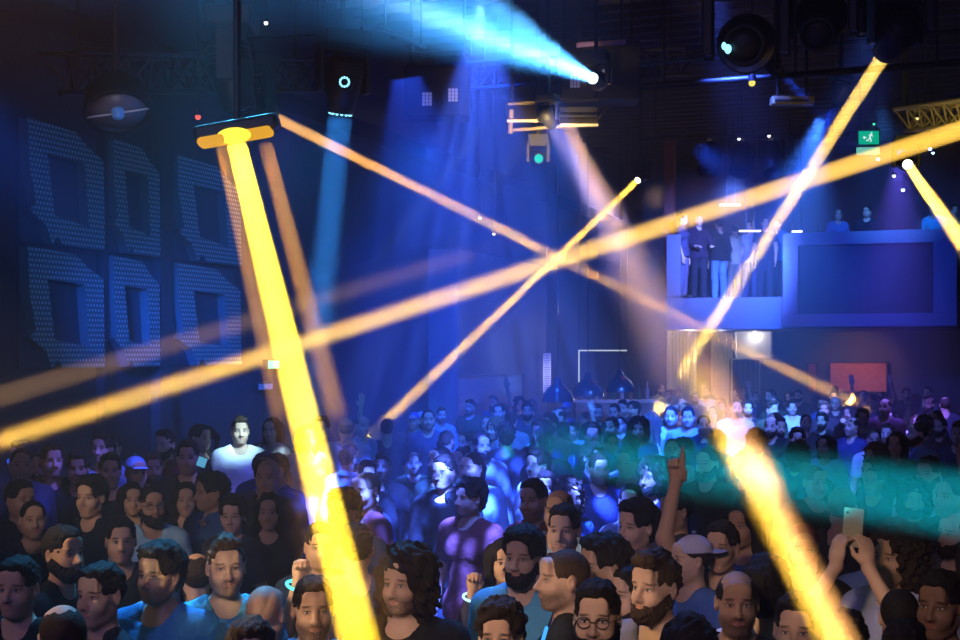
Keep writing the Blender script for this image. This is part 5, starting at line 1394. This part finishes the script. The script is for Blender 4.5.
# say where each stands: by the nearest thing one can find in the picture
ANCH = [(hu, hv, hd, None) for hu, hv, hd, _ in heads]
NAMES = ['the pale cyan mottled T-shirt', 'the plain mid-blue T-shirt', 'the left-turned black top', 'the pale T-shirt with glasses', 'the chin-raised person', None, 'the smiling person', None, None, None, None, None, None, None, None, 'the dark blue profile shirt', 'the shaved head', None, 'the cyan glowing band', None, None, None, None, 'the pale blue cap', None, None, None, None,
         'the loose curls', 'the light blue T-shirt', None, 'the dark-rimmed glasses', None, None, None, None, None, 'the white glowing band', None, 'the grey T-shirt', None, 'the pale patterned cap', None, 'the pointing arm', None, 'the dark red cap', 'the raised phone', 'the pale collared shirt', None, None, None, None, None,
         'the white-lit T-shirt', None, 'the lit white tank top', None, None, None, 'the raised hand', 'the pale beam-lit top', None, None, 'the pale tank top', 'the pink-lit face', 'the pinkish face']
anchors = [(h[0], h[1], n) for h, n in zip(heads, NAMES) if n] + [(u, v, n) for n, u, v in LANDMARKS]
count = {}
for m_ in made:
    u, v, d, desc, spec = m_
    best = sorted(anchors, key=lambda a: math.hypot(a[0] - u, (a[1] - v) * 2.2))[:5]
    lab = None
    for au, av, an in best:
        du, dv = u - au, v - av
        if abs(dv) * 2.2 > abs(du): rel = ('below' if dv > 0 else 'above')
        else: rel = ('right of' if du > 0 else 'left of')
        far = math.hypot(du, dv * 2.2)
        rel = ('just ' if far < 45 else 'well ' if far > 110 else '') + rel
        cand = '%s, %s %s' % (desc, rel, an)
        if cand not in count: lab = cand; break
    if lab is None: lab = '%s, %s %s' % (desc, rel, an)
    count[lab] = count.get(lab, 0) + 1
    m_.append(lab)
for i, (u, v, d, desc, spec, lab) in enumerate(made):
    b, hair, hc, bd, top, tc, sk, turn, ze_, cp = spec
    P_ = at(u, HOR, d)
    person((P_.x, P_.y, 0), face_yaw(u) + turn, ze_ / 1.64, b, hair, hc, bd, top, tc, sk, lab, 'people in the crowd' if count[lab] == 1 else 'alike people in the crowd: ' + lab[:40], stubble=rnd.uniform(.1, .7), cap=cp, lean=1.0)

# people on the balcony
BAL = [  # u, row of the eyes, turn, body, hair, hair colour, top, colour, trousers, skin, label
    (683, 232, 70, 'w0', ('bun', 1), BLK, 'tee', (.05, .05, .10), (.10, .09, .15), FAIR, 'person in dark top standing in right profile at left end of the balcony'),
    (699, 221, 20, 'rail', ('ring', 1), GRY, 'long', (.03, .02, .04), (.02, .02, .03), LIGHT, 'person in dark long sleeves and black trousers, second from left on balcony'),
    (719, 224, -150, 'm0', ('short', 1), BLK, 'long', (.015, .015, .02), (.14, .26, .62), MID, 'person in black top and light blue jeans on the balcony'),
    (735, 234, -165, 'm1', ('short', 2), BLK, 'tee', (.62, .52, .36), (.30, .25, .20), MID, 'person in cream T-shirt on balcony, right of the blue jeans'),
    (750, 226, -20, 'w1', ('long', 1), DBR, 'tee', (.35, .34, .42), (.05, .06, .12), LIGHT, 'person in grey T-shirt on balcony between cream T-shirt and steep beam'),
    (765, 222, 10, 'm2', ('short', 3), BLK, 'tee', (.03, .03, .05), (.03, .03, .05), FAIR, 'person in black T-shirt on the balcony by the steep beam'),
    (778, 224, -30, 'm0', ('short', 4), BLK, 'tee', (.05, .18, .42), (.02, .02, .03), FAIR, 'person in blue T-shirt on the balcony at the screen corner'),
    (838, 212, 10, 'w0', ('long', 2), LBR, 'tee', (.14, .18, .40), (.02, .02, .03), LIGHT, 'person in pale blue top behind the middle-left of the screen'),
    (867, 211, -15, 'm1', ('short', 1), BLK, 'tee', (.02, .02, .03), (.02, .02, .03), FAIR, 'person in black T-shirt behind the middle of the screen'),
    (934, 203, -30, 'rail', ('buzz', 1), BLK, 'tee', (.06, .30, .42), (.02, .02, .03), TAN, 'person in teal T-shirt leaning above the right end of the screen'),
    (954, 210, 20, 'm2', ('short', 2), BLK, 'tee', (.03, .03, .05), (.02, .02, .03), MID, 'person in dark top at right edge above the screen'),
]
for u, v, turn, b, hair, hc, top, tc, pc, sk, lab in BAL:
    ze = BZ + 1.62 * (1 if not BODY[b][3] else .97)
    d = max(on_back(u, BY + .45), min(on_back(u, YF - 1.0), FP * (ze - EYE) / (HOR - v)))
    while at(u, HOR, d).x < BX + .40 and d > on_back(u, BY + .4): d -= .1
    P_ = at(u, HOR, d)
    person((P_.x, P_.y, BZ), face_yaw(u) + math.radians(turn), (ze - BZ) / 1.64, b, hair, hc, None, top, tc, sk, lab, 'people on the balcony', pants=pc)
# the phone held up by the person in black (between the two raised hands)
for o in [o for o in COL.objects if o.get('label', '').startswith('person in black holding up a phone')]:
    M_ = Matrix.Translation(o.location) @ Matrix.Rotation(o.rotation_euler.z, 4, 'Z') @ Matrix.Scale(o.scale.x, 4)
    c = M_ @ Vector((0, -.462, 2.02)); phone(c, o.rotation_euler.z + math.pi, .075, .15, False, 'gold-backed phone held up by the person in black at right', R(4))
# ---------------------------------------------------------------- camera and render look
cam = bpy.data.cameras.new('camera'); co = bpy.data.objects.new('camera', cam); COL.objects.link(co)
co.location = (0, 0, EYE); co.rotation_euler = (math.pi / 2, 0, YAW)
cam.sensor_width = 36; cam.lens = FP * 36 / 960; cam.shift_y = (HOR - 320) / 960
cam.clip_end = 200
SC.camera = co
w = bpy.data.worlds.new('world'); SC.world = w; w.use_nodes = True
w.node_tree.nodes['Background'].inputs[0].default_value = (0, 0, 0, 1)
sv = w.node_tree.nodes.new('ShaderNodeVolumeScatter'); sv.inputs['Density'].default_value = .011      # the thin smoke of the hall
w.node_tree.links.new(sv.outputs[0], w.node_tree.nodes['World Output'].inputs['Volume'])
w.cycles.volume_sampling = 'EQUIANGULAR'; w.cycles.homogeneous_volume = True
vs = SC.view_settings; vs.view_transform = 'Standard'; vs.look = 'None'; vs.gamma = 1; vs.exposure = 0; vs.use_curve_mapping = False
cy = SC.cycles
cy.max_bounces = 3; cy.diffuse_bounces = 2; cy.glossy_bounces = 1; cy.transmission_bounces = 1; cy.volume_bounces = 0; cy.transparent_max_bounces = 64
cy.sample_clamp_indirect = 2.0; cy.use_light_tree = True; cy.caustics_reflective = False; cy.caustics_refractive = False
